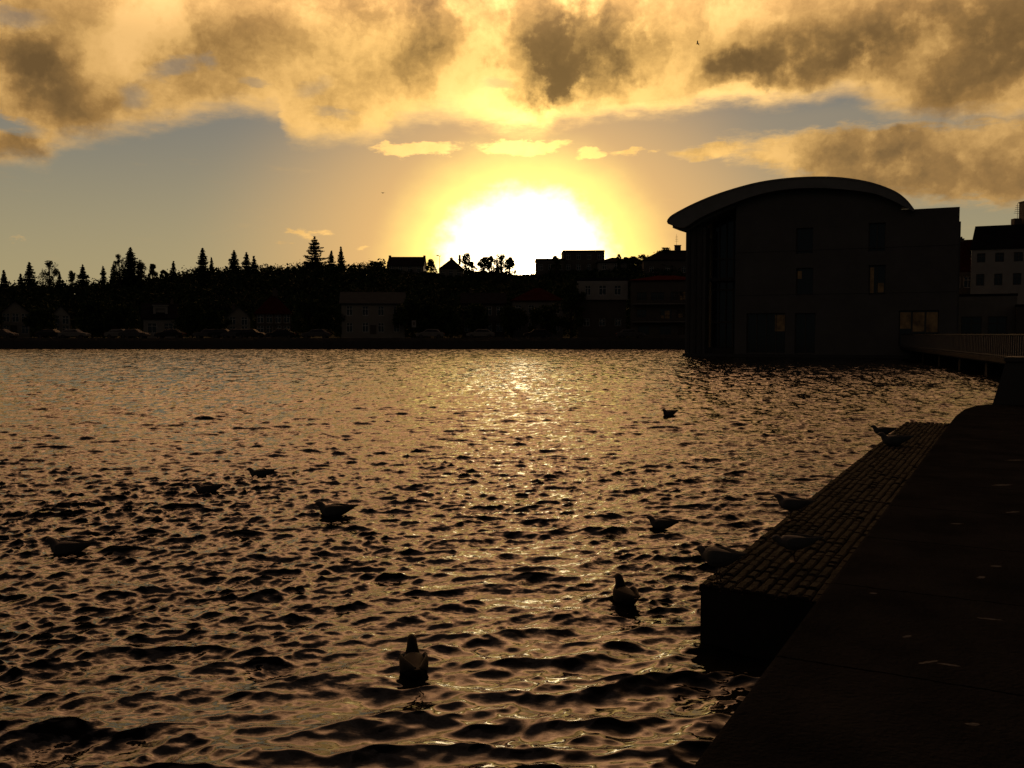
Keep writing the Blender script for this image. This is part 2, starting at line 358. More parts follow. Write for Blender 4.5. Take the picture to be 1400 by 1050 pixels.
def build_water_mat():
    t = m_water.node_tree; b = t.nodes['Principled BSDF']; Lk = t.links
    b.inputs['Base Color'].default_value = (.010, .010, .008, 1); b.inputs['Roughness'].default_value = .09; b.inputs['IOR'].default_value = 1.42
    g = t.nodes.new('ShaderNodeNewGeometry')
    def nz(scale, detail, sx, sy, rot, rough=.6):
        m = t.nodes.new('ShaderNodeMapping'); Lk.new(g.outputs['Position'], m.inputs[0]); m.inputs[2].default_value = (0, 0, rot); m.inputs[3].default_value = (sx, sy, 1)
        n = t.nodes.new('ShaderNodeTexNoise'); Lk.new(m.outputs[0], n.inputs['Vector']); n.inputs['Scale'].default_value = scale; n.inputs['Detail'].default_value = detail; n.inputs['Roughness'].default_value = rough
        s = t.nodes.new('ShaderNodeVectorMath'); s.operation = 'SUBTRACT'; Lk.new(n.outputs['Color'], s.inputs[0]); s.inputs[1].default_value = (.5, .5, .5)
        return s.outputs[0]
    def vm(op, a, b_=None, sc=None):
        n = t.nodes.new('ShaderNodeVectorMath'); n.operation = op; Lk.new(a, n.inputs[0])
        if b_ is not None:
            if isinstance(b_, tuple): n.inputs[1].default_value = b_
            else: Lk.new(b_, n.inputs[1])
        if sc is not None:
            if isinstance(sc, float): n.inputs[3].default_value = sc
            else: Lk.new(sc, n.inputs[3])
        return n.outputs[0]
    def mrange(v, a, b_, c, d, tp='SMOOTHSTEP'):
        n = t.nodes.new('ShaderNodeMapRange'); n.interpolation_type = tp; Lk.new(v, n.inputs[0])
        for q, z in zip((1, 2, 3, 4), (a, b_, c, d)): n.inputs[q].default_value = z
        return n.outputs[0]
    def mul(a, b_):
        n = t.nodes.new('ShaderNodeMath'); n.operation = 'MULTIPLY'; Lk.new(a, n.inputs[0]); Lk.new(b_, n.inputs[1]); return n.outputs[0]
    # sheltered patch beside the quay wall stays glassy
    d1 = t.nodes.new('ShaderNodeVectorMath'); d1.operation = 'DISTANCE'; Lk.new(g.outputs['Position'], d1.inputs[0]); d1.inputs[1].default_value = (1.0, 3.9, 0)
    wob = t.nodes.new('ShaderNodeTexNoise'); Lk.new(g.outputs['Position'], wob.inputs['Vector']); wob.inputs['Scale'].default_value = .9; wob.inputs['Detail'].default_value = 4
    ad = t.nodes.new('ShaderNodeMath'); ad.operation = 'MULTIPLY_ADD'; Lk.new(wob.outputs['Fac'], ad.inputs[0]); ad.inputs[1].default_value = 2.2; Lk.new(d1.outputs['Value'], ad.inputs[2])
    calm = mrange(ad.outputs[0], 2.7, 4.6, .3, 1.0)
    sepp = t.nodes.new('ShaderNodeSeparateXYZ'); Lk.new(g.outputs['Position'], sepp.inputs[0])
    fine = nz(42, 4, .55, 1, .2); mid = nz(15, 4, .38, 1.1, .22); far = nz(3.2, 4, 1, .75, .1)
    farw = mrange(sepp.outputs[1], 14, 70, .12, .55)
    tot_ = vm('ADD', vm('SCALE', fine, sc=mul(calm, mrange(sepp.outputs[1], 5, 60, .46, .5))), vm('SCALE', mid, sc=mul(calm, mrange(sepp.outputs[1], 5, 60, .80, .65))))
    tot_ = vm('ADD', tot_, vm('SCALE', far, sc=farw))
    vfar = nz(1.0, 3, 2.6, .55, .05); tot_ = vm('ADD', tot_, vm('SCALE', vfar, sc=mrange(sepp.outputs[1], 12, 55, 0, 1.25)))
    v2 = nz(2.3, 3, 2.2, .6, -.1); tot_ = vm('ADD', tot_, vm('SCALE', v2, sc=mrange(sepp.outputs[1], 10, 40, .1, 1.0)))
    tot_ = vm('MULTIPLY', tot_, (1, 1, 0))
    nn = vm('NORMALIZE', vm('ADD', g.outputs['Normal'], tot_))
    Lk.new(nn, b.inputs['Normal'])
    Lk.new(mrange(sepp.outputs[1], 4, 90, .045, .12), b.inputs['Roughness'])
build_water_mat()
Vw, Fw = make_water()
water = np_mesh('water', Vw, Fw, m_water, smooth=True); tag(water, kind='structure')
# --- lake bed / outer lake sheet so that the water reaches every side
mb = MB(); mb.add([(-900, -300, -.3), (900, -300, -.3), (900, 300, -.3), (-900, 300, -.3)], [(0, 1, 2, 3)])
o = mb.build('water', m_water); tag(o, kind='structure')

# ------------------------------------------------------------------ land
SHORE = 134.0
sky_pts = [(-600, 392), (-200, 392), (0, 389), (60, 387), (120, 386), (200, 380), (260, 370), (300, 366), (380, 364), (430, 362), (520, 363), (580, 370), (620, 375), (660, 370), (720, 371), (780, 368), (850, 362), (930, 356), (1100, 345), (1400, 350), (2000, 360)]
RIDGE = 235.0
rx = [at(p, q, RIDGE).x for p, q in sky_pts]; rz = [at(p, q, RIDGE).z for p, q in sky_pts]
def terrain(x, y):
    x = np.asarray(x, float); y = np.asarray(y, float)
    top = np.interp(x * RIDGE / np.maximum(y, 100), rx, rz); top = top - np.interp(x * RIDGE / np.maximum(y, 100), [-40, -30, 30, 40], [3.4, 1.5, 1.5, 2.6])
    sh = np.where(x > 30, np.interp(x, [30, 37], [SHORE, 84]), SHORE)
    z = -1.5 + 2.5 * sstep(sh - 1.2, sh + .3, y) + .4 * sstep(sh + .3, sh + 8, y)
    z = z + (top - 1.4) * sstep(168, RIDGE, y)
    return z + .5 * (value_noise(x / 9 + 64, y / 9, 3) - .5) * sstep(150, 180, y)
gx = np.concatenate([np.linspace(-900, -200, 20), np.linspace(-195, 30, 130), np.linspace(30.5, 120, 60), np.linspace(130, 900, 20)])
gy = np.concatenate([np.linspace(60, 132.6, 60), np.linspace(132.8, 136, 12), np.linspace(138, 260, 60), np.linspace(270, 2500, 20)])
GX, GY = np.meshgrid(gx, gy); GZ = terrain(GX, GY)
i = np.arange(len(gy) - 1)[:, None] * len(gx) + np.arange(len(gx) - 1)[None, :]
g = np_mesh('ground', np.stack([GX, GY, GZ], -1).reshape(-1, 3), np.stack([i, i + 1, i + len(gx) + 1, i + len(gx)], -1).reshape(-1, 4), m_grass, smooth=True)
tag(g, kind='structure')
def gz(x, y): return float(terrain(x, y))
mb = MB(); mb.box((-300, 139, 1.30), (60, 146, 1.43)); tag(mb.build('road', m_road), kind='structure')
mb = MB(); mb.box((-300, 136.6, 1.2), (60, 138.99, 1.55)); tag(mb.build('pavement', m_conc_d), kind='structure')
mb = MB(); mb.box((-300, 133.2, -.6), (28, 134.2, 1.25)); o = mb.build('lake_wall', m_conc_d); tag(o, 'low dark stone embankment wall along the far shore of the lake', 'wall')

# ------------------------------------------------------------------ buildings
def wall_holes(mb, w, h, holes, th, y0=0.0, z0=0.0, x0=0.0):
    """panel in the xz plane from y0 to y0+th with rectangular openings (x0,z0,x1,z1)"""
    xs = sorted({x0, x0 + w, *[a for q in holes for a in (q[0], q[2])]}); zs = sorted({z0, z0 + h, *[a for q in holes for a in (q[1], q[3])]})
    for a, b in zip(xs, xs[1:]):
        run = None
        for c, d in zip(zs, zs[1:]):
            cx, cz = (a + b) / 2, (c + d) / 2
            hole = any(q[0] < cx < q[2] and q[1] < cz < q[3] for q in holes)
            if not hole: run = (run[0], d) if run else (c, d)
            if (hole or d == zs[-1]) and run: mb.box((a, y0, run[0]), (b, y0 + th, run[1])); run = None
def window(par, x0, z0, x1, z1, y, fm, glow_parts=None, bars=(1, 1), mat_pane=None, t=.07):
    f = MB(); f.box((x0, y - .02, z0), (x0 + t, y + .06, z1)); f.box((x1 - t, y - .02, z0), (x1, y + .06, z1))
    f.box((x0 + t, y - .02, z0), (x1 - t, y + .06, z0 + t)); f.box((x0 + t, y - .02, z1 - t), (x1 - t, y + .06, z1))
    for k in range(1, bars[0] + 1):
        xm = x0 + (x1 - x0) * k / (bars[0] + 1); f.box((xm - t / 2, y - .015, z0 + t), (xm + t / 2, y + .055, z1 - t))
    if bars[1]:
        zm = z0 + (z1 - z0) * .68; f.box((x0 + t, y - .01, zm - t / 2), (x1 - t, y + .05, zm + t / 2))
    w = f.build('window', fm, par)
    p = MB(); p.box((x0 + .01, y + .07, z0 + .01), (x1 - .01, y + .10, z1 - .01)); p.build('pane', mat_pane or m_glass, w)
    if glow_parts:
        for (a, b, c, d) in glow_parts:
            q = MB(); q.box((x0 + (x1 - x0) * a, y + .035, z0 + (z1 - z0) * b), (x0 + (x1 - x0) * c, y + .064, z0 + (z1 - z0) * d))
            q.build('sky_glow_patch', m_skyglow, w)  # glowing patch stands in for sky light in the pane
    return w
def house(name, label, cat, px0, px1, py_top, py_eave, depth, wm, rm, roof='gable_side', yaw=0, zb=None, dp=9, wins=None, chim=(), door=None, group=None, fm=None, wf=1.0, over=.35, rows=0, colsn=0, wh=1.4, ww=1.0, par=.0, base_h=0):
    a = at(px0, py_eave, depth); b = at(px1, py_eave, depth); w = (b.x - a.x) * wf; cx = (a.x + b.x) / 2
    z0 = (gz(cx, depth) - .3) if zb is None else zb
    h = a.z - z0; rh = at(px0, py_top, depth).z - a.z
    if depth < 160 and px1 < 1000:
        yaw = -math.degrees(math.atan2(cx, depth)); w *= math.cos(R(yaw))
    root = empty(name, (cx, depth, z0), R(yaw), label=label, cat=cat, group=group)
    holes = list(wins or [])
    if rows:
        fl = (h - .6) / rows
        for r_ in range(rows):
            for c_ in range(colsn):
                xc = -w / 2 + w * (c_ + .5) / colsn; zc = .9 + fl * (r_ + .45)
                if door and r_ == 0 and abs(xc - door) < .7: continue
                holes.append((xc - ww / 2, zc - wh / 2, xc + ww / 2, zc + wh / 2))
    hs = [q[:4] for q in holes] + ([(door - .5, .35, door + .5, 2.45)] if door is not None else [])
    m = MB(); wall_holes(m, w, h, hs, .3, 0, 0, -w / 2)
    m.box((-w / 2, .3, 0), (-w / 2 + .3, dp, h)); m.box((w / 2 - .3, .3, 0), (w / 2, dp, h)); m.box((-w / 2 + .3, dp - .3, 0), (w / 2 - .3, dp, h))
    m.box((-w / 2 + .3, .6, .05), (w / 2 - .3, .7, h - .05))
    if base_h: m.box((-w / 2 - .06, -.06, 0), (w / 2 + .06, -.001, base_h))
    if roof == 'gable_front':
        m.add([(-w / 2, 0, h), (w / 2, 0, h), (0, 0, h + rh), (-w / 2, .3, h), (w / 2, .3, h), (0, .3, h + rh)], [(0, 1, 2), (5, 4, 3), (1, 4, 5, 2), (0, 2, 5, 3)])
        m.add([(-w / 2, dp, h), (w / 2, dp, h), (0, dp, h + rh)], [(2, 1, 0)])
    if roof == 'gable_side':
        for sx_ in (-1, 1):
            x = sx_ * w / 2; x2 = x - sx_ * .3
            m.add([(x, 0, h), (x, dp, h), (x, dp / 2, h + rh), (x2, 0, h), (x2, dp, h), (x2, dp / 2, h + rh)], [(0, 1, 2), (5, 4, 3), (0, 2, 5, 3), (1, 4, 5, 2)])
    m.build('wall', wm, root)
    r = MB(); t = .18; ov = over
    if roof == 'gable_side':
        W = w / 2 + ov; k = rh / (dp / 2)
        for pts in ([(-ov, h - ov * k), (dp / 2, h + rh)], [(dp + ov, h - ov * k), (dp / 2, h + rh)]):
            (y0, za), (y1, zb_) = pts
            r.add([(-W, y0, za + .01), (W, y0, za + .01), (W, y1, zb_ + .01), (-W, y1, zb_ + .01), (-W, y0, za + t), (W, y0, za + t), (W, y1, zb_ + t), (-W, y1, zb_ + t)],
                  [(0, 3, 2, 1), (4, 5, 6, 7), (0, 1, 5, 4), (1, 2, 6, 5), (3, 0, 4, 7)])
        if par:
            for sx_ in (-1, 1): r.box((sx_ * (W - par / 2) - par / 2, dp / 2 - .4, h + rh), (sx_ * (W - par / 2) + par / 2, dp / 2 + .4, h + rh + par * .9))
    elif roof == 'gable_front':
        k = rh / (w / 2)
        for sg in (-1, 1):
            x0, za, x1, zb_ = sg * (w / 2 + ov), h - ov * k, 0, h + rh
            r.add([(x0, -ov, za + .01), (x1, -ov, zb_ + .01), (x1, dp + ov, zb_ + .01), (x0, dp + ov, za + .01), (x0, -ov, za + t), (x1, -ov, zb_ + t), (x1, dp + ov, zb_ + t), (x0, dp + ov, za + t)],
                  [(0, 1, 2, 3), (4, 7, 6, 5), (0, 4, 5, 1), (3, 2, 6, 7), (0, 3, 7, 4)])
    elif roof == 'hip':
        W = w / 2 + ov; rl = max(W - dp * .45, .3)
        r.add([(-W, -ov, h), (W, -ov, h), (W, dp + ov, h), (-W, dp + ov, h), (-W, -ov, h + .15), (W, -ov, h + .15), (W, dp + ov, h + .15), (-W, dp + ov, h + .15), (-rl, dp / 2, h + rh), (rl, dp / 2, h + rh)],
              [(0, 3, 2, 1), (0, 1, 5, 4), (1, 2, 6, 5), (2, 3, 7, 6), (3, 0, 4, 7), (4, 5, 9, 8), (6, 7, 8, 9), (5, 6, 9), (7, 4, 8)])
    elif roof == 'mansard':
        W = w / 2 + ov
        r.add([(-W, -ov, h), (W, -ov, h), (W, dp + ov, h), (-W, dp + ov, h), (-W + .5, .6, h + rh * .93), (W - .5, .6, h + rh * .93), (W - .5, dp - .6, h + rh * .93), (-W + .5, dp - .6, h + rh * .93), (-W + 1, dp / 2, h + rh), (W - 1, dp / 2, h + rh)],
              [(0, 3, 2, 1), (0, 1, 5, 4), (1, 2, 6, 5), (2, 3, 7, 6), (3, 0, 4, 7), (4, 5, 9, 8), (6, 7, 8, 9), (5, 6, 9), (7, 4, 8)])
    else:
        r.box((-w / 2 - ov, -ov, h + .002), (w / 2 + ov, dp + ov, h + max(rh, .25)))
    ro = r.build('roof', rm, root)
    for (f_, ch, cw) in chim:
        c = MB(); x = -w / 2 + w * f_; zt = h + rh
        c.box((x - cw / 2, dp / 2 - .3, h + rh * .5), (x + cw / 2, dp / 2 + .35, zt + ch)); c.box((x - cw / 2 - .06, dp / 2 - .36, zt + ch), (x + cw / 2 + .06, dp / 2 + .41, zt + ch + .1))
        c.tube([(x, dp / 2, zt + ch + .1), (x, dp / 2, zt + ch + .35)], [.12, .1]); c.build('chimney', m_brick, ro)
    for q in holes:
        window(root, q[0], q[1], q[2], q[3], .12, fm or m_wframe, glow_parts=q[4] if len(q) > 4 else None)
    if door is not None:
        d = MB(); d.box((door - .49, .1, .35), (door + .49, .18, 2.44)); dd = d.build('door', m_dark, root)
        d = MB(); d.tube([(door + .35, .1, 1.4), (door + .35, .03, 1.4), (door + .25, .03, 1.4)], [.02, .02, .02]); d.build('handle', m_metal, dd)
        d = MB(); d.box((door - .8, -.9, 0), (door + .8, -.001, .33)); d.build('doorstep', m_conc_d, root)
    return root, w, h, rh, ro

# waterfront houses, left to right
house('house', 'pale gabled house at the far left edge behind the shore trees', 'house', 2, 40, 412, 428, 152, m_cream, m_slate, 'gable_front', rows=2, colsn=3, door=-.3)
house('house', 'narrow light house with steep dark roof, second from the left edge', 'house', 70, 96, 418, 432, 151, m_white, m_slate, 'gable_front', rows=2, colsn=2)
r_, w_, h_, rh_, ro_ = house('house', 'white cottage with a square dormer above two wide windows', 'house', 196, 243, 415, 435, 150, m_white, m_slate, 'gable_side', wins=[(-2.0, 1.2, -.6, 2.8), (.5, 1.2, 1.9, 2.8)], chim=[(.85, .6, .5)], dp=8)
d = MB(); wall_holes(d, 2.2, 1.9, [(-.7, .5, .7, 1.5)], .25, .9, 0, -1.1); d.box((-1.1, 1.15, 0), (-.9, 3.4, 1.9)); d.box((.9, 1.15, 0), (1.1, 3.4, 1.9)); d.box((-1.3, .7, 1.9), (1.3, 3.4, 2.05)); d.box((-.9, 1.3, 0), (.9, 1.4, 1.89))
dm = d.build('dormer', m_white, ro_); dm.location = (0, 0, h_ + .1)
house('house', 'light gabled house half hidden by trees left of the red roof', 'house', 310, 342, 420, 434, 152, m_cream, m_groof, 'gable_front', rows=2, colsn=2, chim=[(.3, .4, .5)])
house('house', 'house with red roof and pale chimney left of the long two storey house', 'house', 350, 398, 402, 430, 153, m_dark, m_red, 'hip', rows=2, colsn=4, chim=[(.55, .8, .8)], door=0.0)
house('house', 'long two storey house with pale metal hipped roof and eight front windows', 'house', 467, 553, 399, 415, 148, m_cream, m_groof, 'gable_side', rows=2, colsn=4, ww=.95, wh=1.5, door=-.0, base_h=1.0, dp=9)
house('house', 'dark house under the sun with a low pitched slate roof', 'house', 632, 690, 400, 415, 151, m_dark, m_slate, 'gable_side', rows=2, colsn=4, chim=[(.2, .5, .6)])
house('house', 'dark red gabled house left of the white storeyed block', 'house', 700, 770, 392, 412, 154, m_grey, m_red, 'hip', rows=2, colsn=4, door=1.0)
# white-storey block
b0 = at(790, 458, 150)
wz = 1.0
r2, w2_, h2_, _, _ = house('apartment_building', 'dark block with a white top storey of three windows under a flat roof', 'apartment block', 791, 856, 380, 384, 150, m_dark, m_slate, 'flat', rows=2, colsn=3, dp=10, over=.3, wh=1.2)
ztop = h2_
m = MB(); wall_holes(m, w2_ + .5, 3.0, [(-2.75, ztop - 2.3, -1.85, ztop - .75), (-.55, ztop - 2.3, .65, ztop - .75), (1.9, ztop - 2.3, 3.0, ztop - .75)], .35, -.6, ztop - 3.05, -w2_ / 2 - .25)
m.build('upper_storey', m_white, r2)
for q in ((-2.75, -1.85), (-.55, .65), (1.9, 3.0)): window(r2, q[0], ztop - 2.3, q[1], ztop - .75, -.5, m_wframe)
# balcony block whose glass reflections are put in as glowing patches
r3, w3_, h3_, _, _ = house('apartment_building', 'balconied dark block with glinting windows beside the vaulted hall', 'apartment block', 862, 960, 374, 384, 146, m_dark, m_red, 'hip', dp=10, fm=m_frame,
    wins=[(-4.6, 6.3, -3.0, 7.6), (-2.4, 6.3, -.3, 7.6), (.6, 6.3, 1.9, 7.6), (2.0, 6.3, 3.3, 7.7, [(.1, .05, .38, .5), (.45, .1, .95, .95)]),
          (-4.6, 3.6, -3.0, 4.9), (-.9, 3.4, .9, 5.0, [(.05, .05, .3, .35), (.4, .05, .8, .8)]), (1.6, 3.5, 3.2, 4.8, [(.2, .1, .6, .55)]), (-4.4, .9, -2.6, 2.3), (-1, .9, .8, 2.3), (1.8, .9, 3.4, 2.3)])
for zz in (3.0, 5.8):
    b = MB(); b.box((-5.2, -1.3, zz - .15), (4.6, -.005, zz))
    bo = b.build('balcony', m_grey, r3)
    b = MB(); b.box((-5.2, -1.3, zz + .9), (4.6, -1.24, zz + .96))
    for k in range(34): x = -5.18 + k * .296; b.box((x, -1.29, zz), (x + .03, -1.25, zz + .9))
    b.build('railing', m_metal, bo)

# houses on the ridge
house('ridge_house', 'long pitched roof with raised gable ends on the ridge left of the sun', 'house', 529, 579, 350, 364, 228, m_grey, m_slate, 'gable_side', dp=9, over=.1, rows=1, colsn=4, par=.55)
house('ridge_house', 'small gabled house on the ridge beside the pole lamp', 'house', 600, 633, 353, 368, 228, m_grey, m_slate, 'hip', dp=7, over=.1, rows=1, colsn=3, chim=[(.48, .25, .7), (.83, .9, .55)])
house('ridge_house', 'low flat roofed wing on the ridge right of the sun', 'house', 733, 772, 353.5, 356, 226, m_dark, m_slate, 'flat', dp=8, over=.15, rows=1, colsn=3)
house('ridge_house', 'tall flat topped block on the ridge right of the sun', 'house', 770, 826.5, 342, 344.5, 228, m_dark, m_slate, 'flat', dp=9, over=.05, rows=2, colsn=4)
house('ridge_house', 'house with low hipped roof and small chimney between the flat block and the bushes', 'house', 818, 868, 350, 359, 224, m_grey, m_slate, 'hip', dp=9, rows=1, colsn=3, chim=[(.62, -.3, .8)])
rr, wr, hr, rhr, ror = house('ridge_house', 'broad hipped house on the ridge with chimney and tall aerial beside the hall', 'house', 880, 990, 339, 356, 215, m_dark, m_slate, 'hip', dp=12, rows=1, colsn=5)
def aerial(name, p, h, label, n=4, w=.5):
    root = empty(name, p, R(20), label=label, cat='aerial')
    m = MB(); m.tube([(0, 0, 0), (0, 0, h)], [.04, .025], 6); m.build('mast', m_metal, root)
    for k in range(n):
        z = h * (.35 + .6 * k / n); m = MB(); m.tube([(-w * (1 - .12 * k), 0, z), (w * (1 - .12 * k), 0, z)], [.025, .025], 5); m.build('crossbar', m_metal, root)
p = at(926.5, 336, 221); c = MB(); c.box((-.7, -.4, -2), (.7, .4, 0)); c.box((-.8, -.5, 0), (.8, .5, .15)); co = c.build('chimney', m_brick, ror)
co.location = Vector((p.x, p.y, p.z)) - Vector(rr.location)
aerial('television_aerial', at(925, 336, 221) + Vector((0, 0, .15)), 2.6, 'thin television aerial on the ridge chimney left of the hall')

# street lamp on the ridge
p = at(601, 372, 222)
lp = empty('street_lamp', (p.x, p.y, gz(p.x, p.y) - .2), 0, label='double headed pole lamp on the ridge against the bright sky', cat='street lamp')
hh = at(601, 350, 222).z - lp.location.z
m = MB(); m.tube([(0, 0, 0), (0, 0, hh)], [.09, .06], 8); m.build('pole', m_metal, lp)
m = MB(); m.tube([(0, 0, hh - .05), (-.5, 0, hh + .1)], [.04, .04], 6); m.build('arm', m_metal, lp)
m = MB(); m.box((-.75, -.15, hh), (-.15, .15, hh + .22)); m.box((.0, -.12, hh - .1), (.3, .12, hh + .1)); m.build('lamp_head', m_metal, lp)

# right-hand town houses
r4, w4, h4, rh4, ro4 = house('town_house', 'white three storey house with dark mansard roof at the right edge', 'house', 1329.5, 1432, 304, 340, 112, m_white, m_slate, 'mansard', yaw=-26, wf=.92, dp=9, over=.15, zb=0.8, fm=m_frame,
    wins=[(-3.5, 10.0, -2.6, 11.1), (-1.55, 10.0, -.6, 11.1), (.45, 10.0, 1.4, 11.1), (2.4, 10.0, 3.3, 11.1), (-3.55, 7.2, -2.65, 8.6), (-1.6, 7.2, -.7, 8.6), (.4, 7.2, 1.3, 8.6), (2.4, 7.2, 3.3, 8.6), (-3.5, 3.5, -2.6, 5), (-.5, 3.5, .5, 5)])
p = at(1389.5, 303, 115); c = MB(); c.box((-.45, -.4, -1.5), (.45, .4, .35)); co = c.build('chimney', m_brick, r4); co.matrix_basis = (Matrix.Translation(r4.location) @ Matrix.Rotation(R(-26), 4, 'Z')).inverted() @ Matrix.Translation(p)
aerial('television_aerial', p + Vector((.1, 0, .352)), 1.9, 'television aerial with crossbars on the white house roof at the right', 5, .55)
p = at(1408, 303, 115); c = MB(); c.box((-1.05, -.6, -2.5), (1.05, .6, 2.3)); c.box((-1.12, -.67, 2.3), (1.12, .67, 2.45)); co = c.build('chimney', m_brick, r4); co.matrix_basis = (Matrix.Translation(r4.location) @ Matrix.Rotation(R(-26), 4, 'Z')).inverted() @ Matrix.Translation(p)
house('town_house', 'narrow red roofed house squeezed between the hall and the white house', 'house', 1300, 1331, 326, 372, 118, m_dark, m_red, 'gable_side', dp=8, over=.02, zb=.8, yaw=-25, wf=.95, rows=3, colsn=2, fm=m_wframe, chim=[(.45, .25, .6)])
house('town_annex', 'low dark flat roofed building behind the footbridge', 'building', 1303, 1389, 402, 405, 100, m_grey, m_slate, 'flat', dp=9, over=.05, zb=.8, yaw=-25, wf=.92, fm=m_frame, wins=[(-2.2, .9, -.2, 3.2), (0.4, .9, 2.2, 3.2)])
house('town_annex', 'low dark shed at the right edge behind the stone wall', 'building', 1392, 1470, 416, 419, 96, m_dark, m_slate, 'flat', dp=9, over=.05, zb=.8, yaw=-25, wf=.92, rows=1, colsn=2)

# ------------------------------------------------------------------ the vaulted hall
A = Vector((at(934, 487, 89).x, 89.0, 0)); B = Vector((at(1307, 490, 79).x, 79.0, 0))
fd = (B - A).normalized(); FW = (B - A).length; yaw = math.atan2(fd.y, fd.x)
hall = empty('vaulted_hall', (A.x, A.y, 0), yaw, label='large concrete hall with a curved vaulted roof standing in the water', cat='hall')
def fac(px, py, off=0.0):
    """point of the facade plane (shifted off metres back) on a sight line, in the hall's own x,z"""
    r = ray(px, py); nrm = Vector((-fd.y, fd.x, 0)); p0 = A + nrm * off
    # solve (r*t - p0).nrm = 0
    t = p0.dot(nrm) / Vector((r.x, r.y, 0)).dot(nrm)
    p = Vector((r.x * t, r.y * t, CAMZ + r.z * t)); return (p - A).dot(fd), p.z
top = [(912, 303), (914, 299), (922, 292.5), (950, 278), (985, 264), (1030, 251), (1070, 244.5), (1110, 242), (1150, 243), (1190, 249.5), (1222, 261), (1239, 273), (1250, 286.5)]
bot = [(913, 306), (918, 307.5), (935, 311), (955, 299), (985, 285), (1030, 268), (1070, 259.5), (1110, 257), (1150, 258.5), (1190, 263.5), (1213, 271), (1232, 280), (1249, 289)]
def catm(pts, n=5):
    out = []
    for i in range(len(pts) - 1):
        p0, p1, p2, p3 = [Vector(pts[max(0, min(len(pts) - 1, j))]) for j in (i - 1, i, i + 1, i + 2)]
        for k in range(n):
            t = k / n; out.append(.5 * ((2 * p1) + (p2 - p0) * t + (2 * p0 - 5 * p1 + 4 * p2 - p3) * t * t + (3 * p1 - p0 - 3 * p2 + p3) * t ** 3))
    out.append(Vector(pts[-1])); return out
tp = catm([fac(x, y, -.9) for x, y in top]); bt = catm([fac(x, y, -.9) for x, y in bot])
DPT = 26.0
m = MB(); n = len(tp)
vs = []
for y in (-.9, DPT): vs += [(q.x, y, q.y) for q in tp] + [(q.x, y, q.y) for q in bt]
fs = []
for i in range(n - 1):
    fs += [(i, i + 1, n + i + 1, n + i)]
    fs += [(2 * n + i + 1, 2 * n + i, 3 * n + i, 3 * n + i + 1)]
    fs += [(i + 1, i, 2 * n + i, 2 * n + i + 1), (n + i, n + i + 1, 3 * n + i + 1, 3 * n + i)]
fs += [(0, n, 3 * n, 2 * n), (n - 1, 2 * n - 1 + 2 * n, 4 * n - 1, 2 * n - 1)] if False else [(0, n, 3 * n, 2 * n), (n - 1, 3 * n - 1, 4 * n - 1, 2 * n - 1)]
m.add(vs, fs); roofo = m.build('roof', m_zinc, hall)
m = MB()     # thin metal edge strip that catches the sky
for i in range(n - 1):
    a, b = tp[i], tp[i + 1]
    m.add([(a.x, -.96, a.y + .04), (b.x, -.96, b.y + .04), (b.x, -.96, b.y - .12), (a.x, -.96, a.y - .12), (a.x, -.5, a.y + .04), (b.x, -.5, b.y + .04)], [(3, 2, 1, 0), (0, 1, 5, 4)])
m.build('roof_edge', m_zinc, roofo)
def roof_z(x, lower=True):
    pts = bt if lower else tp
    return float(np.interp(x, [q.x for q in pts], [q.y for q in pts]))
xs0, _ = fac(1005, 400); x_r = FW; _, z_par = fac(1306, 283); x_p, _ = fac(1232, 284)
H = []
def hole(px0, py0, px1, py1):
    a = fac(px0, py1); b = fac(px1, py0); q = (a[0], max(a[1], .35), b[0], b[1]); H.append(q); return q
q_a = hole(1088, 311, 1112, 347); q_b = hole(1088, 366, 1112, 404); q_c = hole(1187, 304, 1211, 344); q_d = hole(1187, 362, 1211, 403)
q_e = hole(1020, 428, 1074, 484); q_f = hole(1086, 428, 1115, 484); q_g = hole(1228, 424, 1284, 474)
zb0 = z_par - 0.9
m = MB(); wall_holes(m, FW - xs0, zb0 + 1.0, H, .5, 0, -1.0, xs0)
# upper wall under the vault, stepped finely to follow the curve, then the flat parapet block on the right
k = 60
for i in range(k):
    a = xs0 + (x_p - xs0) * i / k; b = xs0 + (x_p - xs0) * (i + 1) / k
    za, zc = roof_z(a) + .05, roof_z(b) + .05
    m.add([(a, 0, zb0), (b, 0, zb0), (b, 0, zc), (a, 0, za), (a, .5, zb0), (b, .5, zb0), (b, .5, zc), (a, .5, za)], [(0, 1, 2, 3), (7, 6, 5, 4)])
m.box((x_p, -.004, zb0), (FW, .5, z_par)); m.box((x_p + .3, .5, 0), (FW - .003, 9.0, z_par - .003))
m.box((FW, .25, -1), (FW + .12, 10, z_par - 1.2))
m.box((xs0, .5, -1), (xs0 + .45, 12, roof_z(xs0) - .1))
m.box((xs0 + .45, 1.3, -1), (FW - .1, 1.5, z_par - 2.6))
m.build('wall', m_conc, hall)
# horizontal board joints as shallow ledges
for (py, h_) in ((341, .05), (402, .05)):
    _, z = fac(1150, py); z += .0
    m = MB(); m.box((xs0, -.025, z), (FW, -.002, z + h_)); m.build('string_course', m_conc_d, hall)
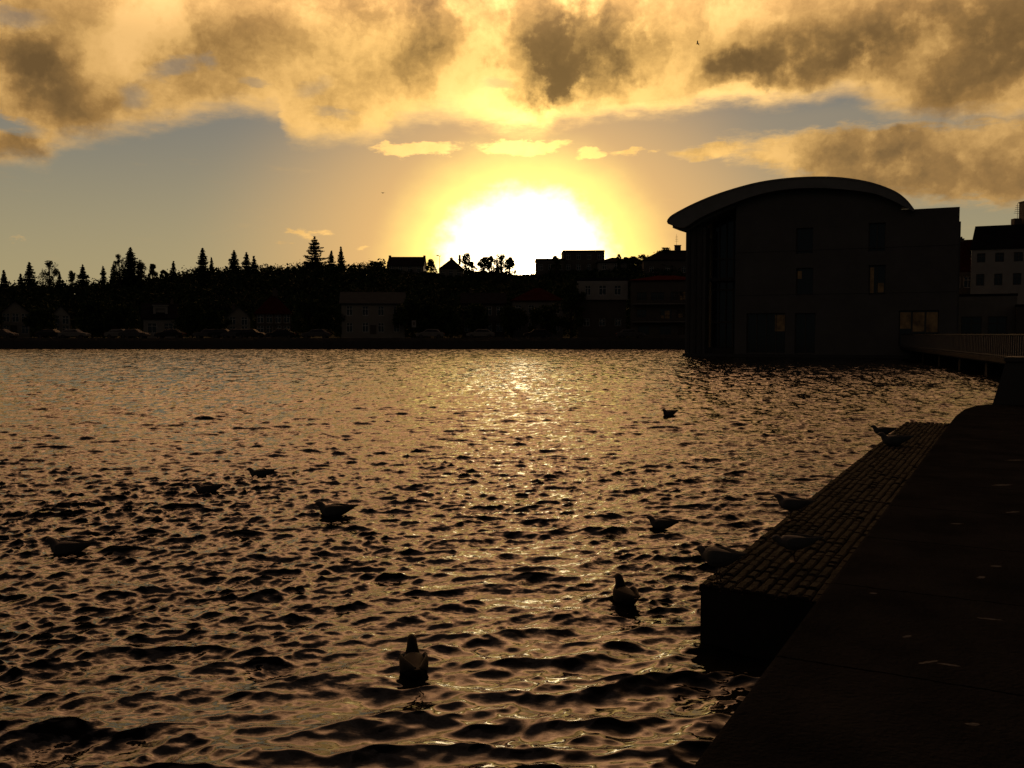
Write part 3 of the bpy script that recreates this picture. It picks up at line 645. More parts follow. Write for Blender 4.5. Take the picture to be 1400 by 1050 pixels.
# left recessed bay: fins, glass and ribbed soffit
xc1, _ = fac(962, 400)
m = MB(); m.box((0, .6, -1), (xc1, 2.2, roof_z(.6) - .02)); m.box((0.0, 2.2, -1), (.6, DPT - 1, roof_z(.2) - .2)); m.build('side_wall', m_conc, hall)
for kx in (.25, .85, 1.4):
    m = MB(); m.box((kx, .42, -1), (kx + .22, .598, roof_z(kx + .1) - .1)); m.build('fin', m_conc_d, hall)
m = MB(); m.box((xc1, 3.2, 0), (xs0, 3.25, roof_z(xs0) - .4)); g_ = m.build('glazing', m_glass, hall)
m = MB()
for j in range(5): x = xc1 + .08 + (xs0 - xc1 - .2) * j / 4; m.box((x - .06, 3.05, 0), (x + .06, 3.19, roof_z(x) - .3))
for z in (3.2, 6.3, 9.3): m.box((xc1, 3.0, z), (xs0, 3.04, z + .15))
m.build('mullions', m_frame, g_)
m = MB(); m.box((xc1, 1.6, 7.2), (xs0, 3.19, 7.5)); m.build('gallery', m_conc_d, hall); m = MB(); m.box((xc1, 1.6, 0), (xs0, 3.19, .8)); m.build('terrace', m_conc_d, hall)
for j in range(8):
    m = MB(); y = .2 + j * .38
    for i in range(12):
        a = -1.2 + (xs0 + .0 + 1.2) * i / 12; b = -1.2 + (xs0 + 1.2) * (i + 1) / 12
        za, zc = roof_z(a), roof_z(b)
        m.add([(a, y, za - .22), (b, y, zc - .22), (b, y, zc - .001), (a, y, za - .001), (a, y + .12, za - .22), (b, y + .12, zc - .22), (b, y + .12, zc - .001), (a, y + .12, za - .001)], [(0, 1, 2, 3), (7, 6, 5, 4), (0, 4, 5, 1)])
    m.build('soffit_rib', m_cream, roofo)
window(hall, *q_a, .3, m_frame, bars=(0, 0)); window(hall, *q_b, .3, m_frame, bars=(0, 0), glow_parts=[(.06, .62, .3, .9)])
window(hall, *q_c, .3, m_frame, bars=(1, 0)); window(hall, *q_d, .3, m_frame, bars=(1, 0), glow_parts=[(.08, .05, .3, .93), (.55, .08, .9, .4)])
window(hall, *q_e, .3, m_frame, bars=(3, 0), glow_parts=[(.72, .55, .97, .96)]); window(hall, *q_f, .3, m_frame, bars=(1, 0))
window(hall, *q_g, .3, m_frame, bars=(2, 0), glow_parts=[(.03, .5, .3, .95), (.35, .42, .64, .95), (.69, .4, .97, .95)])
m = MB(); m.box((.02, -.3, -1), (FW + .2, -.02, .28)); m.build('plinth', m_conc_d, hall)

# ------------------------------------------------------------------ footbridge
def bridge():
    a = Vector((35.2, 80.6, 0)); b = Vector((22.0, 36.0, 0)); d = (b - a); Lb = d.length; yw = math.atan2(d.y, d.x)
    root = empty('footbridge', (a.x, a.y, 0), yw, label='long low footbridge with a railing running from the hall to the quay', cat='bridge')
    m = MB(); m.box((0, -1.3, .72), (Lb, 1.3, .98)); m.box((0, -1.45, .80), (Lb, -1.302, 1.02)); m.box((0, 1.302, .80), (Lb, 1.45, 1.02)); m.build('deck', m_wet, root)
    for s in (-1.38, 1.38):
        m = MB(); m.box((0, s - .04, 2.06), (Lb, s + .04, 2.12)); m.box((0, s - .025, 1.10), (Lb, s + .025, 1.14)); m.build('rail', m_metal, root)
        m = MB(); k = int(Lb / .42)
        for j in range(k): x = .2 + j * .42; m.box((x - .045, s - .03, 1.021), (x + .045, s + .03, 2.059))
        m.build('balusters', m_rail, root)
    for j in range(6):
        x = 4 + j * (Lb - 8) / 5; m = MB(); m.box((x - .3, -1.1, -1), (x + .3, 1.1, .719)); m.build('pier', m_wet, root)
bridge()

# ------------------------------------------------------------------ quay
ZQ, ZL = .50, .41
E0 = atz(940, 1050, ZQ); E1 = atz(1298, 578, ZQ)
qd = (E1 - E0); qd.z = 0; qd.normalize(); qn = Vector((qd.y, -qd.x, 0))        # qn points inland (right)
start = E0 - qd * 8
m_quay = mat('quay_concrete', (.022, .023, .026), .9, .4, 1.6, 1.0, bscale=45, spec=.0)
def quay_mat():
    t = m_quay.node_tree; b = t.nodes['Principled BSDF']; rampn = [n for n in t.nodes if n.type == 'VALTORGB'][0]; tcn = [n for n in t.nodes if n.type == 'TEX_COORD'][0]
    mp = t.nodes.new('ShaderNodeMapping'); t.links.new(tcn.outputs['Object'], mp.inputs[0]); mp.inputs[3].default_value = (1.0, 2.6, 1); mp.inputs[2].default_value = (0, 0, .25)
    n = t.nodes.new('ShaderNodeTexNoise'); t.links.new(mp.outputs[0], n.inputs['Vector']); n.inputs['Scale'].default_value = 3.1; n.inputs['Detail'].default_value = 5; n.inputs['Roughness'].default_value = .7
    r = t.nodes.new('ShaderNodeMapRange'); t.links.new(n.outputs['Fac'], r.inputs[0]); r.inputs[1].default_value = .70; r.inputs[2].default_value = .78
    mx = t.nodes.new('ShaderNodeMix'); mx.data_type = 'RGBA'; t.links.new(r.outputs[0], mx.inputs[0]); t.links.new(rampn.outputs[0], mx.inputs[6]); mx.inputs[7].default_value = (.07, .07, .075, 1)
    # cross joints in the slabs and pale droppings
    sx = t.nodes.new('ShaderNodeVectorMath'); sx.operation = 'DOT_PRODUCT'; t.links.new(tcn.outputs['Object'], sx.inputs[0]); sx.inputs[1].default_value = tuple(qd)
    def mm(op, a, v, c=None):
        n_ = t.nodes.new('ShaderNodeMath'); n_.operation = op
        for k_, q_ in enumerate((a, v) if c is None else (a, v, c)):
            if isinstance(q_, (int, float)): n_.inputs[k_].default_value = q_
            else: t.links.new(q_, n_.inputs[k_])
        return n_.outputs[0]
    wob = mm('MULTIPLY', n.outputs['Fac'], .06)
    jl = mm('LESS_THAN', mm('FRACT', mm('MULTIPLY', mm('ADD', sx.outputs['Value'], wob), 1 / 1.55), 0), .011)
    dark = t.nodes.new('ShaderNodeMix'); dark.data_type = 'RGBA'; t.links.new(jl, dark.inputs[0]); t.links.new(mx.outputs[2], dark.inputs[6]); dark.inputs[7].default_value = (.004, .004, .004, 1)
    spots = None
    nf = t.nodes.new('ShaderNodeTexNoise'); t.links.new(tcn.outputs['Object'], nf.inputs['Vector']); nf.inputs['Scale'].default_value = 28; nf.inputs['Detail'].default_value = 5
    for (px, py, rx_, ry_, a_) in [(1370, 663, .20, .035, 10), (1388, 629, .22, .03, 8), (1342, 789, .07, .02, 40), (1362, 774, .06, .02, 0), (1299, 909, .09, .012, -25), (1270, 905, .1, .01, 20), (1308, 716, .09, .015, 0), (1194, 811, .04, .015, 0), (1352, 846, .10, .012, -20), (1385, 700, .12, .02, 20), (1240, 870, .05, .012, 30), (1330, 990, .05, .012, 0)]:
        p_ = atz(px, py, ZQ); mq = t.nodes.new('ShaderNodeMapping'); mq.vector_type = 'TEXTURE'; t.links.new(tcn.outputs['Object'], mq.inputs[0])
        mq.inputs[1].default_value = p_; mq.inputs[2].default_value = (0, 0, R(a_)); mq.inputs[3].default_value = (rx_, ry_ * 1.8, 1)
        ln = t.nodes.new('ShaderNodeVectorMath'); ln.operation = 'LENGTH'; t.links.new(mq.outputs[0], ln.inputs[0])
        q_ = mm('SUBTRACT', 1.0, ln.outputs['Value']); q_ = mm('MAXIMUM', q_, 0)
        spots = q_ if spots is None else mm('MAXIMUM', spots, q_)
    sp_ = mm('MULTIPLY', mm('SUBTRACT', mm('ADD', spots, mm('MULTIPLY', nf.outputs['Fac'], .9)), .78), 5); sp_ = mm('MINIMUM', mm('MAXIMUM', mm('MULTIPLY', sp_, mm('GREATER_THAN', spots, .001)), 0), 1)
    wm_ = t.nodes.new('ShaderNodeMix'); wm_.data_type = 'RGBA'; t.links.new(sp_, wm_.inputs[0]); t.links.new(dark.outputs[2], wm_.inputs[6]); wm_.inputs[7].default_value = (.11, .11, .115, 1)
    t.links.new(wm_.outputs[2], b.inputs['Base Color'])
quay_mat()
def quay():
    # outline: along the water, rounded corner, then off to the right
    pts = [start, E1 - qd * 1.0]
    c1 = atz(1306, 568, ZQ); c2 = atz(1318, 559, ZQ); c3 = atz(1334, 554, ZQ); c4 = atz(1362, 552, ZQ); c5 = atz(1420, 549, ZQ)
    pts += [c1, c2, c3, c4, c5]
    far = [c5 + Vector((30, 2, 0)), Vector((60, -20, ZQ)), start + Vector((0, -8, 0))]
    outline = [Vector((p.x, p.y, 0)) for p in pts + far]
    # bevelled rim
    bm = bmesh.new()
    vt = [bm.verts.new((p.x, p.y, ZQ)) for p in outline]; f = bm.faces.new(vt)
    if f.normal.z < 0: f.normal_flip()
    ex = bmesh.ops.extrude_face_region(bm, geom=[f]); vv = [e for e in ex['geom'] if isinstance(e, bmesh.types.BMVert)]
    for v in vv: v.co.z = -1.2
    bmesh.ops.recalc_face_normals(bm, faces=bm.faces)
    te = [e for e in bm.edges if all(abs(v.co.z - ZQ) < 1e-4 for v in e.verts)]
    bmesh.ops.bevel(bm, geom=te, offset=.035, segments=3, affect='EDGES', profile=.5)
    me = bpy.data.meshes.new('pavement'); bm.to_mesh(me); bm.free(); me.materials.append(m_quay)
    o = bpy.data.objects.new('pavement', me); col.objects.link(o); tag(o, kind='structure')
quay()
# stone landing ledge of setts below the pavement edge
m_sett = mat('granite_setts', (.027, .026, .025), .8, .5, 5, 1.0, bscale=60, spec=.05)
m_joint = mat('dark_joint', (.03, .028, .025), .9)
def ledge():
    p_near = atz(955, 799, ZL); nr = (p_near - E0).dot(qd); lat = -(p_near - E0).dot(qn)
    p_far = atz(1237, 576, ZL); fr = (p_far - E0).dot(qd)
    Wd = lat - .012; Ln = fr - nr
    o0 = E0 + qd * nr; o0.z = 0
    yw = math.atan2(qd.y, qd.x)
    root = empty('stone_ledge', (o0.x, o0.y, 0), yw, label='stone landing ledge paved with setts along the quay, just above the water', cat='ledge')
    # local x along, local y = towards the water (+y is left of travel)
    rs = random.Random(4)
    m = MB()
    nseg = 40
    for j in range(nseg):   # slightly ragged outer face
        x0 = Ln * j / nseg; x1 = Ln * (j + 1) / nseg; w = Wd - rs.random() * .015
        m.box((x0, .012, -1.2), (x1 - (0 if j == nseg - 1 else -.0005), w, ZL - .03 - rs.random() * .002))
    m.build('base', m_wet, root)
    m = MB(); rows = 11; rw = Wd / rows
    for r in range(rows):
        x = 0.0 if r % 2 else -.0
        first = True
        while x < Ln:
            l = .12 + rs.random() * .08
            if first and r % 2: l *= .5
            first = False
            x1 = min(x + l, Ln); g_ = .004
            if x1 - x > .04:
                zt = ZL + rs.gauss(0, .0035); y0 = .014 + r * rw + g_; y1 = .014 + (r + 1) * rw - g_ - rs.random() * .004
                a, b = x + g_, x1 - g_; e = .012; z0 = ZL - .045; tl = rs.gauss(0, .003)
                m.add([(a, y0, z0), (b, y0, z0), (b, y1, z0), (a, y1, z0), (a, y0, zt - e), (b, y0, zt - e), (b, y1, zt - e), (a, y1, zt - e), (a + e, y0 + e, zt - tl), (b - e, y0 + e, zt + tl), (b - e, y1 - e, zt + tl), (a + e, y1 - e, zt - tl)],
                      [(0, 1, 5, 4), (1, 2, 6, 5), (2, 3, 7, 6), (3, 0, 4, 7), (4, 5, 9, 8), (5, 6, 10, 9), (6, 7, 11, 10), (7, 4, 8, 11), (8, 9, 10, 11)])
            x = x1
    m.build('setts', m_sett, root)
    return root
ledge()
# battered stone wall end at the right
def stub():
    p = atz(1357, 552.5, ZQ); hgt = at(1372, 488, p.y).z - ZQ
    root = empty('stone_wall', (p.x, p.y, ZQ), R(-33), label='dark battered stone wall end standing on the quay at the right edge', cat='wall')
    m = MB(); dx = at(1373, 488, p.y).x - p.x
    w, t = 9.0, 1.2
    vs = [(0, 0, 0), (w, 0, 0), (w, t, 0), (0, t, 0), (dx, .1, hgt - .1), (w, .1, hgt - .1), (w, t - .1, hgt - .1), (dx, t - .1, hgt - .1)]
    m.add(vs, [(0, 3, 2, 1), (4, 5, 6, 7), (0, 1, 5, 4), (1, 2, 6, 5), (2, 3, 7, 6), (3, 0, 4, 7)]); m.build('wall', m_conc_d, root)
    m = MB(); m.box((dx - .03, .03, hgt - .099), (w, t - .03, hgt)); m.build('coping', m_conc_d, root)
stub()

# ------------------------------------------------------------------ trees
def leaf_tris(cent, size, rs, flat=.0):
    """one small random triangle pair per centre"""
    n = len(cent); u = rs.normal(size=(n, 3)); u /= np.linalg.norm(u, axis=1)[:, None]; w = rs.normal(size=(n, 3)); w -= (w * u).sum(1)[:, None] * u; w /= np.linalg.norm(w, axis=1)[:, None]
    s = size * (.6 + .8 * rs.rand(n, 1)); V = np.stack([cent - u * s, cent + w * s * .6, cent + u * s, cent - w * s * .6], 1).reshape(-1, 3)
    Fq = np.arange(n * 4).reshape(-1, 4); return V, Fq
def conifer(px, py_top, depth, spread, label, seed, sparse=1.0, dead=False, base_px=None):
    rs = np.random.RandomState(seed); p = at(px, py_top, depth); z0 = gz(p.x, depth) - .3; h = p.z - z0
    root = empty('spruce_tree', (p.x, depth, z0), rs.rand() * 6, label=label, cat='tree', group='trees standing above the wooded ridge')
    m = MB(); m.tube([(0, 0, 0), (.03, 0, h * .5), (0, 0, h)], [h * .022, h * .013, .012], 7); m.build('trunk', m_bark, root)
    C = []; spread *= 1.25; nw = int(h * 3.4 * (.8 if sparse < 1 else 1)); hz0 = h * .12
    for k in range(nw):
        f = (k + rs.rand() * .5) / nw; z = hz0 + (h - hz0) * f
        rad = spread * (1 - f) ** .85 * (.75 + .5 * rs.rand()) + .08
        nb = int((7 if f < .8 else 5) * sparse) + 1
        a0 = rs.rand() * 6
        for b in range(nb):
            a = a0 + 2 * PI * b / nb + rs.normal() * .2; rr_ = rad * (.6 + .55 * rs.rand())
            npt = max(4, int(rr_ * 22)); t = (np.arange(npt) + rs.rand(npt)) / npt
            droop = -.28 * rr_ * t + .30 * rr_ * t * t + (.10 * rr_ if f > .5 else 0)
            wd = .13 * rr_ * (1 - t * .8) + .03
            C.append(np.stack([np.cos(a) * rr_ * t + rs.normal(size=npt) * wd, np.sin(a) * rr_ * t + rs.normal(size=npt) * wd, z + droop + rs.normal(size=npt) * .04], 1))
    z = np.linspace(h * .8, h, 14); C.append(np.stack([rs.normal(size=14) * .03, rs.normal(size=14) * .03, z], 1))
    C = np.concatenate(C); V, Fq = leaf_tris(C, .19, rs); np_mesh('crown', V, Fq, m_fir, root)
def broadleaf(px, py_top, depth, spread, label, seed, dens=1.0, hgt=None, name='broadleaf_tree', leaf=.16, clumps=16, group='trees standing above the wooded ridge', zfrac=.35):
    rs = np.random.RandomState(seed); p = at(px, py_top, depth); z0 = gz(p.x, depth) - .3; h = p.z - z0
    root = empty(name, (p.x, depth, z0), 0, label=label, cat='tree', group=group)
    m = MB(); m.tube([(0, 0, 0), (.05, 0, h * .4), (0, 0, h * .8)], [h * .025, h * .016, .03], 7)
    C = []
    for k in range(clumps):
        a = rs.rand() * 2 * PI; f = rs.rand() ** .8; z = h * (zfrac + (.97 - zfrac) * f); rmax = spread * (math.sin(PI * min(1, .25 + .72 * f)) ** .7)
        q = rmax * math.sqrt(rs.rand()); c = np.array([q * math.cos(a), q * math.sin(a), z])
        m.tube([(0, 0, z * .55), (c[0] * .5, c[1] * .5, z * .8), tuple(c)], [h * .009, h * .005, .012], 5)
        rr_ = spread * (.2 + .2 * rs.rand()); npt = int(70 * dens * (.5 + rs.rand()))
        v = rs.normal(size=(npt, 3)); v /= np.linalg.norm(v, axis=1)[:, None]; v *= (rs.rand(npt, 1) ** .5) * rr_ * np.array([1, 1, 1.15]); C.append(c + v)
    m.build('trunk', m_bark, root)
    C = np.concatenate(C); C[:, 2] = np.minimum(C[:, 2], h); V, Fq = leaf_tris(C, leaf, rs); np_mesh('crown', V, Fq, m_leaf, root)
con = [(5, 369, 1.2, 'small pointed spruce at the far left end of the ridge'), (40, 358.5, 2.0, 'pointed spruce just left of the airy broadleaf at the far left'),
       (28, 374, 1.1, 'short spruce tucked left of the far left pointed spruce'), (113, 362, 1.9, 'dense spruce right of the airy broadleaf tree'), (81, 371, .8, 'thin spruce touching the airy broadleaf tree'),
       (141, 364, 1.2, 'narrow spruce left of the tallest left spruce'), (155, 361, 1.3, 'narrow spruce close beside the tallest left spruce'), (178, 338, 2.9, 'tall spruce, highest on the left third of the ridge'),
       (237, 357, 1.1, 'thin pale topped spruce alone on the rising ridge'), (277, 338.5, 1.9, 'slender spruce alone halfway up the ridge'), (289, 352, .7, 'tiny spruce right of the slender lone spruce'),
       (320, 342, 1.8, 'stout spruce, left of the close pair on the ridge'), (337, 344.5, 1.5, 'middle spruce of the close group of three'), (347, 350, 1.2, 'lowest spruce at the right of the close group of three'),
       (430, 323, 3.4, 'big open branched spruce, widest on the whole ridge'), (453, 343, 1.3, 'small spruce right beside the big open branched spruce'), (466, 337.5, 1.3, 'slim spruce standing second right of the big open one')]
for k, (px, py, sp_, lb) in enumerate(con):
    conifer(px, py, RIDGE - 14 + (k * 7) % 9, sp_, lb, 40 + k, sparse=.8 if px == 430 else 1.0)
bl = [(67, 357, 2.4, .45, 'airy broadleaf tree with gaps in its crown at the far left'), (98, 370, 1.4, .4, 'small open bush between the airy tree and a dense spruce'), (163, 347, 1.6, .45, 'loose leafy tree against the left side of the tallest left spruce'),
      (193, 355, 1.7, .5, 'loose leafy tree against the right side of the tallest left spruce'), (208, 361, 1.5, .8, 'rounded leafy tree right of the tallest left spruce'), (224, 369, 1.2, .6, 'low round bush left of the thin pale spruce'),
      (589, 354, 1.3, .6, 'small leafy tree between the two ridge roofs'), (637, 346, 1.7, .45, 'leafy tree right of the small gabled ridge house'), (645, 358, 1.4, .5, 'low bush right of the small gabled ridge house'),
      (662, 352, 1.7, .6, 'leafy tree left of the sunlit leafy clump'), (672, 350, 1.6, .5, 'thin leafy tree just left of the sunlit clump'), (686, 346, 2.1, .5, 'sunlit leafy tree nearest the sun with light through its leaves'), (697, 352, 1.4, .5, 'low leafy tree touching the sun on its left side'),
      (760, 350, 1.3, .5, 'small bush on the roofline between flat wing and flat block'), (855, 352, 1.5, .5, 'first bush right of the hipped ridge house'), (866, 351, 1.4, .5, 'second bush right of the hipped ridge house'), (879, 348.5, 1.4, .5, 'pointed bush left of the broad hipped ridge house'),
      (846, 347.5, .7, .7, 'tiny pointed tree beside the hipped roof on the ridge'), (908, 339, 2.2, .7, 'rounded tree over the broad hipped roof by the hall')]
for k, (px, py, sp_, dn, lb) in enumerate(bl):
    broadleaf(px, py, RIDGE - 16 + (k * 5) % 8, sp_, lb, 140 + k, dens=dn * 2.0, leaf=.15, clumps=34, zfrac=.25)
# trees along the shore road
st = [(-25, 410), (55, 424), (125, 412), (165, 418), (262, 414), (290, 426), (420, 408), (448, 420), (585, 412), (612, 420), (650, 416), (700, 420), (745, 418), (781, 388), (140, 430), (563, 404)]
desc = ['off the left edge', 'between the two left gables', 'left of the dormer cottage, tallest there', 'touching the dormer cottage', 'right of the dormer cottage', 'before the light gabled house', 'right of the red roofed house', 'left of the long pale roofed house', 'right of the long pale roofed house', 'behind the small sign', 'left below the sun', 'straight below the sun', 'right below the sun', 'left of the white top storey', 'low beside the second left house', 'against the right gable of the long pale roofed house']
for k, ((px, py), ds) in enumerate(zip(st, desc)):
    broadleaf(px, py, 147.2 + (k % 3) * .5, 2.6, 'dark full crowned shore tree ' + ds, 240 + k, dens=2.3, leaf=.2, clumps=26, name='shore_tree', group='trees along the shore road', zfrac=.25)
# the wooded hillside, one dark mass
def woodland():
    rs = np.random.RandomState(77); C = []
    for k in range(2400):
        y = 160 + 75 * math.sqrt(rs.rand()); px = -260 + 1230 * rs.rand(); x = (px - 700) / 1270 * y
        if 525 < px < 870 and y > 205: hgt = 1.6
        else: hgt = 2.6 + 1.6 * rs.rand()
        if 690 < px < 745: hgt *= .5
        z = gz(x, y); rad = 1.6 + 1.4 * rs.rand(); n_ = 46
        v = rs.normal(size=(n_, 3)); v /= np.linalg.norm(v, axis=1)[:, None]; v[:, 2] = np.abs(v[:, 2])
        C.append(np.array([x, y, z - .4]) + v * np.array([rad, rad, hgt]) * (.75 + .35 * rs.rand(n_, 1)))
    C = np.concatenate(C); V, Fq = leaf_tris(C, .42, rs)
    o = np_mesh('woodland', V, Fq, m_wood); tag(o, 'dark wooded hillside rising behind the lakeside houses', 'woodland', kind='stuff')
    rs = np.random.RandomState(78); C = []
    for k in range(900):                 # low ragged fringe along the very top of the ridge
        px = -260 + 1200 * rs.rand()
        if 706 < px < 733: continue
        y = RIDGE - 6 + 8 * rs.rand(); x = (px - 700) / 1270 * y; z = gz(x, y)
        hg = (2.2 + 2.2 * rs.rand() ** 3) * (.45 if 525 < px < 870 else 1); n_ = 24; v = rs.normal(size=(n_, 3)) * np.array([.45, .45, .3]); v[:, 2] += hg * rs.rand(n_)
        C.append(np.array([x, y, z]) + v)
    C = np.concatenate(C); V, Fq = leaf_tris(C, .22, rs)
    o = np_mesh('scrub', V, Fq, m_wood); tag(o, 'ragged scrub and treetops along the crest of the hill', 'scrub', kind='stuff')
woodland()

# ------------------------------------------------------------------ parked cars and the sign
m_cw = mat('white_car_paint', (.24, .24, .24), .7, .05, spec=.2); m_cd = mat('dark_car_paint', (.03, .035, .04), .6, .05, spec=.2); m_cs = mat('silver_car_paint', (.11, .11, .12), .7, .05, spec=.2); m_tyre = mat('tyre_rubber', (.03, .03, .03), .9)
def car(paint):
    root = empty('parked_car')
    prof = [(-2.1, .35), (-2.15, .75), (-2.0, .95), (-1.55, 1.02), (-1.1, 1.42), (.45, 1.46), (1.05, 1.0), (1.85, .88), (2.1, .7), (2.12, .35)]
    m = MB(); n = len(prof); vs = [(x, -.85 if z < 1.1 else -.68, z) for x, z in prof] + [(x, .85 if z < 1.1 else .68, z) for x, z in prof]
    m.add(vs, [tuple(range(n)), tuple(range(2 * n - 1, n - 1, -1))] + [(i, n + i, n + (i + 1) % n, (i + 1) % n) for i in range(n)]); b = m.build('body', paint, root)
    md = b.modifiers.new('b', 'BEVEL'); md.width = .06; md.segments = 2
    for s in (-1, 1):
        m = MB(); y = s * .80; m.add([(-1.35, s * .845, 1.05), (.85, s * .845, 1.05), (.35, s * .70, 1.40), (-1.0, s * .70, 1.37)], [(0, 1, 2, 3) if s < 0 else (3, 2, 1, 0)]); m.build('side_window', m_glass, root)
        for x in (-1.35, 1.35):
            m = MB(); m.tube([(x, s * .68, .32), (x, s * .88, .32)], [.32, .32], 16); w = m.build('wheel', m_tyre, root)
            m = MB(); m.tube([(x, s * .885, .32), (x, s * .90, .32)], [.2, .18], 12); m.build('rim', m_cs, w)
        m = MB(); m.box((2.08, s * .62 - .15, .62), (2.15, s * .62 + .15, .76)); m.build('headlight', m_wframe, root)
        m = MB(); m.box((-2.18, s * .66 - .12, .68), (-2.10, s * .66 + .12, .84)); m.build('tail_light', m_tail, root)
    return root
pro = {k: car(v) for k, v in (('w', m_cw), ('s', m_cs), ('d', m_cd))}
first = set()
cars = [(2, 's', 'silver car at the far left edge of the shore road'), (70, 'd', 'dark car parked below the second left house'), (101, 'w', 'white car in the gap left of the dormer cottage'), (164, 'w', 'white car parked left of the dormer cottage'), (183, 's', 'silver car directly left of the dormer cottage'),
        (232, 'd', 'dark car in front of the dormer cottage'), (285, 's', 'silver car right of the dormer cottage'), (305, 'd', 'dark car before the light gabled house'), (322, 's', 'silver car before the light gabled house'), (343, 'd', 'dark car at the corner of the red roofed house'), (384, 'd', 'dark car in front of the red roofed house'),
        (432, 's', 'silver car left of the long pale roofed house'), (588, 'w', 'white car right of the small roadside sign'), (657, 'w', 'white car parked left below the sun'), (735, 'd', 'dark car parked right below the sun'), (862, 's', 'silver car before the balconied block')]
for px, c, lb in cars:
    if c in first: o = copy_tree(pro[c])
    else: o = pro[c]; first.add(c)
    o.location = (at(px, 465, 141).x, 141.2, 1.43); o.rotation_euler.z = R(random.Random(px).choice([0, 180]) + 1); tag(o, lb, 'car', 'cars parked along the shore road')
p = at(566, 460, 138.2)
sg = empty('road_sign', (p.x, 138.2, 1.5), 0, label='small pale rectangular sign on a post by the shore road', cat='sign')
zt = at(566, 438, 138.2).z - 1.5; zb_ = at(566, 447.5, 138.2).z - 1.5
m = MB(); m.tube([(0, 0, 0), (0, 0, zt)], [.035, .035], 8); m.build('post', m_metal, sg)
m = MB(); m.box((-.32, -.08, zb_), (.32, -.05, zt)); pn = m.build('panel', m_white, sg)
m = MB(); m.box((-.12, -.09, zb_ + .3), (.12, -.081, zt - .25)); m.build('symbol', m_dark, pn)

# ------------------------------------------------------------------ birds
m_gw = mat('pale_plumage', (.12, .12, .125), .8, .15, 8); m_gg = mat('grey_wing_feathers', (.08, .085, .09), .8, .2, 10); m_gd = mat('dark_plumage', (.03, .026, .022), .8, .4, 25); m_bk = mat('beak', (.07, .035, .02), .7); m_eye = mat('bird_eye', (.01, .01, .01), .2)
def wz(x, y):
    k = np.argmin((Vw[:, 0] - x) ** 2 + (Vw[:, 1] - y) ** 2); return float(Vw[k, 2])
def onwater(px, py, dz=.0):
    p = atz(px, py, 0.0); p.z = max(wz(p.x, p.y), wz(p.x - .1, p.y), wz(p.x + .1, p.y)) + dz; return p
def bird(kind, neck=.0, stand=False):
    """faces +x; about 0.38 m long. neck 0 hunched .. 1 stretched up"""
    root = empty('gull' if kind == 'gull' else 'duck'); zb = .125 if stand else .0
    bm_, wm_ = (m_gw, m_gg) if kind == 'gull' else (m_gd, m_gd)
    hx, hz = .148 - .035 * neck, .108 + .075 * neck
    st_ = [(-.215, .088, .014, .005), (-.17, .080, .034, .014), (-.12, .068, .054, .036), (-.05, .054, .078, .064), (.02, .050, .088, .074), (.075, .056, .080, .070), (.108, .074 + .006 * neck, .058, .054),
           (hx - .026, hz - .030, .042, .040), (hx - .010, hz - .006, .035, .034), (hx + .006, hz + .012, .034, .033), (hx + .026, hz + .015, .030, .029), (hx + .044, hz + .010, .020, .019), (hx + .054, hz + .006, .009, .009)]
    if neck > .4: st_.insert(7, (.104, .112, .046, .044))
    m = MB(); m.loft([(a, b + zb, c, d) for a, b, c, d in st_], 16); m.build('body', bm_, root, 1)
    for s in (-1, 1):
        m = MB(); m.loft([(.095, .065 + zb, .006, .018, s * .058), (.05, .072 + zb, .013, .050, s * .084), (-.02, .072 + zb, .015, .054, s * .087), (-.10, .086 + zb, .013, .036, s * .062), (-.18, .102 + zb, .008, .014, s * .028), (-.262, .118 + zb, .004, .005, s * .010)], 12)
        m.build('wing', wm_, root, 1)
        m = MB(); m.tube([(hx + .026, s * .027, hz + .020 + zb), (hx + .026, s * .0315, hz + .020 + zb)], [.005, .003], 8); m.build('eye', m_eye, root)
        if stand:
            m = MB(); m.tube([(.0, s * .028, zb + .0), (.012, s * .028, .065), (-.002, s * .028, .004)], [.0075, .0045, .0045], 8); lg = m.build('leg', m_bk, root)
            m = MB(); m.add([(-.005, s * .028, .010), (.045, s * .028 - .020, .003), (.052, s * .028, .003), (.045, s * .028 + .020, .003), (-.012, s * .028, .002)], [(0, 1, 2), (0, 2, 3), (4, 2, 1), (4, 3, 2), (0, 4, 1), (0, 3, 4)]); m.build('foot', m_bk, lg)
    m = MB(); bw = .007 if kind == 'gull' else .013
    m.loft([(hx + .046, hz + .009 + zb, bw, .008), (hx + .066, hz + .004 + zb, bw, .006), (hx + .083, hz - .001 + zb, bw * .8, .0035), (hx + .088, hz - .005 + zb, .002, .002)], 10); m.build('beak', m_bk, root)
    return root
def place(o, loc, yaw, sc, label, group, tilt=0, zs=1.0):
    o.location = loc; o.rotation_euler = (0, R(tilt), R(yaw)); o.scale = (sc, sc, sc * zs); tag(o, label, 'bird', group)
swim = bird('gull', .15); GS = 'gulls swimming on the lake'
place(swim, onwater(457, 705, -.02), 178, 1.12, 'swimming gull, nearest of the left trio, rightmost and lowest of them', GS)
place(copy_tree(swim), onwater(284, 673, -.02), 183, .98, 'swimming gull with raised wingtips, leftmost of the trio in mid water', GS, 4)
place(copy_tree(swim), onwater(356, 650, -.02), 186, .98, 'swimming gull, farthest of the left trio', GS, 2)
place(copy_tree(swim), onwater(93, 756, -.02), 181, 1.08, 'lone swimming gull near the left edge of the water', GS)
place(copy_tree(swim), onwater(915, 569, -.02), 215, 1.25, 'distant swimming gull out in the hall\'s dark reflection', GS)
place(copy_tree(swim), onwater(1207, 592, -.02), 170, 1.25, 'swimming gull just off the far end of the stone ledge', GS)
place(copy_tree(swim), onwater(905, 722), 165, .85, 'small low gull swimming between the glitter and the stone ledge', GS)
up = bird('duck', .62); GD = 'dark birds swimming away from the camera'
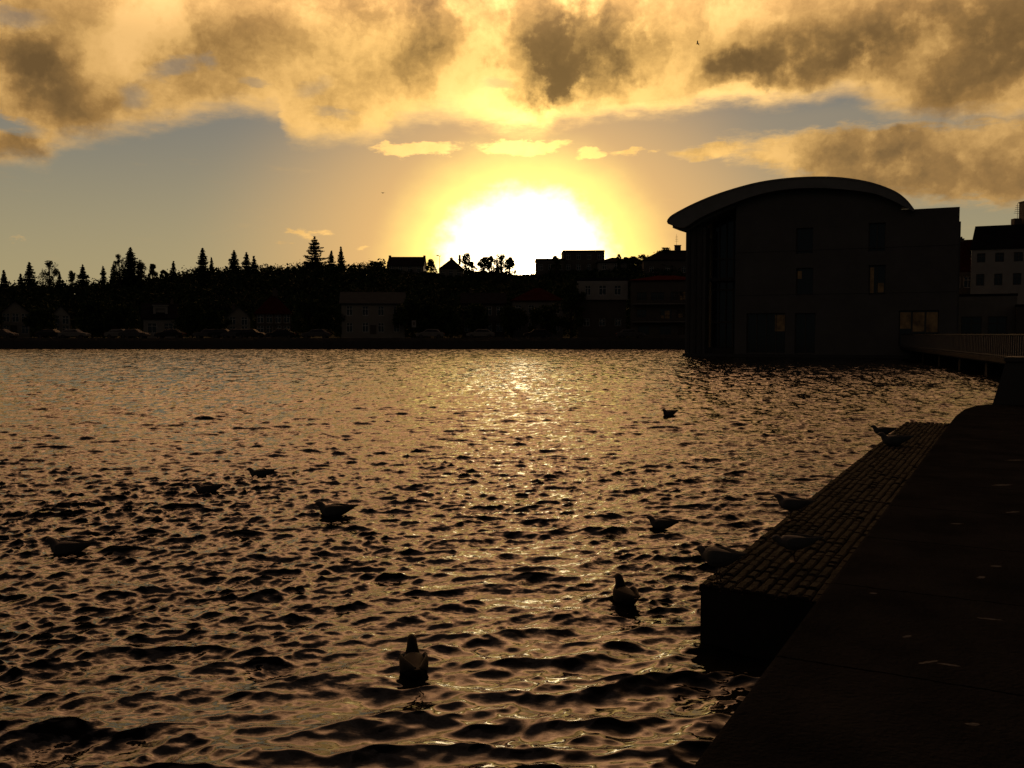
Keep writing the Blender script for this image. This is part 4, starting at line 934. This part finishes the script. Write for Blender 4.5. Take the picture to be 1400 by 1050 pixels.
place(up, onwater(566, 918, -.025), 78 + 24, .93, 'dark duck seen from behind with raised neck, closest to the camera', GD, zs=1.2)
place(copy_tree(up), onwater(855, 824, -.025), 78 + 30, .97, 'dark duck seen from behind left of the stone ledge', GD, zs=1.15)
sd_ = bird('gull', -.35, True); GL = 'gulls resting on the stone ledge'
place(sd_, atz(983, 796, ZL + .002), 138, .82, 'standing hunched gull on the near corner of the ledge', GL, 0, zs=1.15)
place(copy_tree(sd_), atz(1087, 768, ZL + .002), 172, .8, 'standing gull in the middle of the paved ledge, nearest the quay edge', GL)
st2 = bird('gull', .1, True)
place(st2, atz(1083, 712, ZL + .002), 150, .84, 'standing gull with raised head on the water side of the ledge', GL)
place(copy_tree(swim), atz(1222, 608, ZL + .005), 175, 1.2, 'gull lying down on the ledge near its far end', GL)
def flyer(loc, yaw, roll, sc, label, up_=.4):
    root = empty('flying_gull', loc, R(yaw), label=label, cat='bird', group='gulls in flight'); root.scale = (sc,) * 3; root.rotation_euler = (R(roll), 0, R(yaw))
    m = MB(); m.loft([(-.2, .0, .03, .004), (-.14, 0, .02, .012), (-.05, 0, .045, .04), (.06, 0, .045, .04), (.13, .01, .028, .028), (.17, .015, .024, .022), (.2, .01, .006, .006)], 12); m.build('body', m_gw, root, 1)
    for s in (-1, 1):
        m = MB(); pts = [(.05, 0, 0), (.08, .18, up_ * .22), (.03, .34, up_ * .24), (-.07, .52, up_ * .20)]; ch = [.13, .12, .09, .015]; vs = []
        for (x, y, z), c in zip(pts, ch): vs += [(x, s * y, z + .006), (x - c, s * y, z + .003), (x, s * y, z - .006), (x - c, s * y, z - .001)]
        fs = []
        for i in range(3):
            b = i * 4; fs += [(b, b + 1, b + 5, b + 4), (b + 2, b + 6, b + 7, b + 3), (b, b + 4, b + 6, b + 2), (b + 1, b + 3, b + 7, b + 5)]
        m.add(vs, fs); m.build('wing', m_gg, root)
flyer(at(954, 60, 95), 160, 12, 1.0, 'gull flying high in the clouds above the hall', .5)
flyer(at(523.5, 264, 120), 150, -8, .9, 'tiny gull flying in the clear sky left of the sun', .4)
flyer(at(55, 490, 62), 120, 5, .85, 'gull flying low over the far water at the left', 1.6)
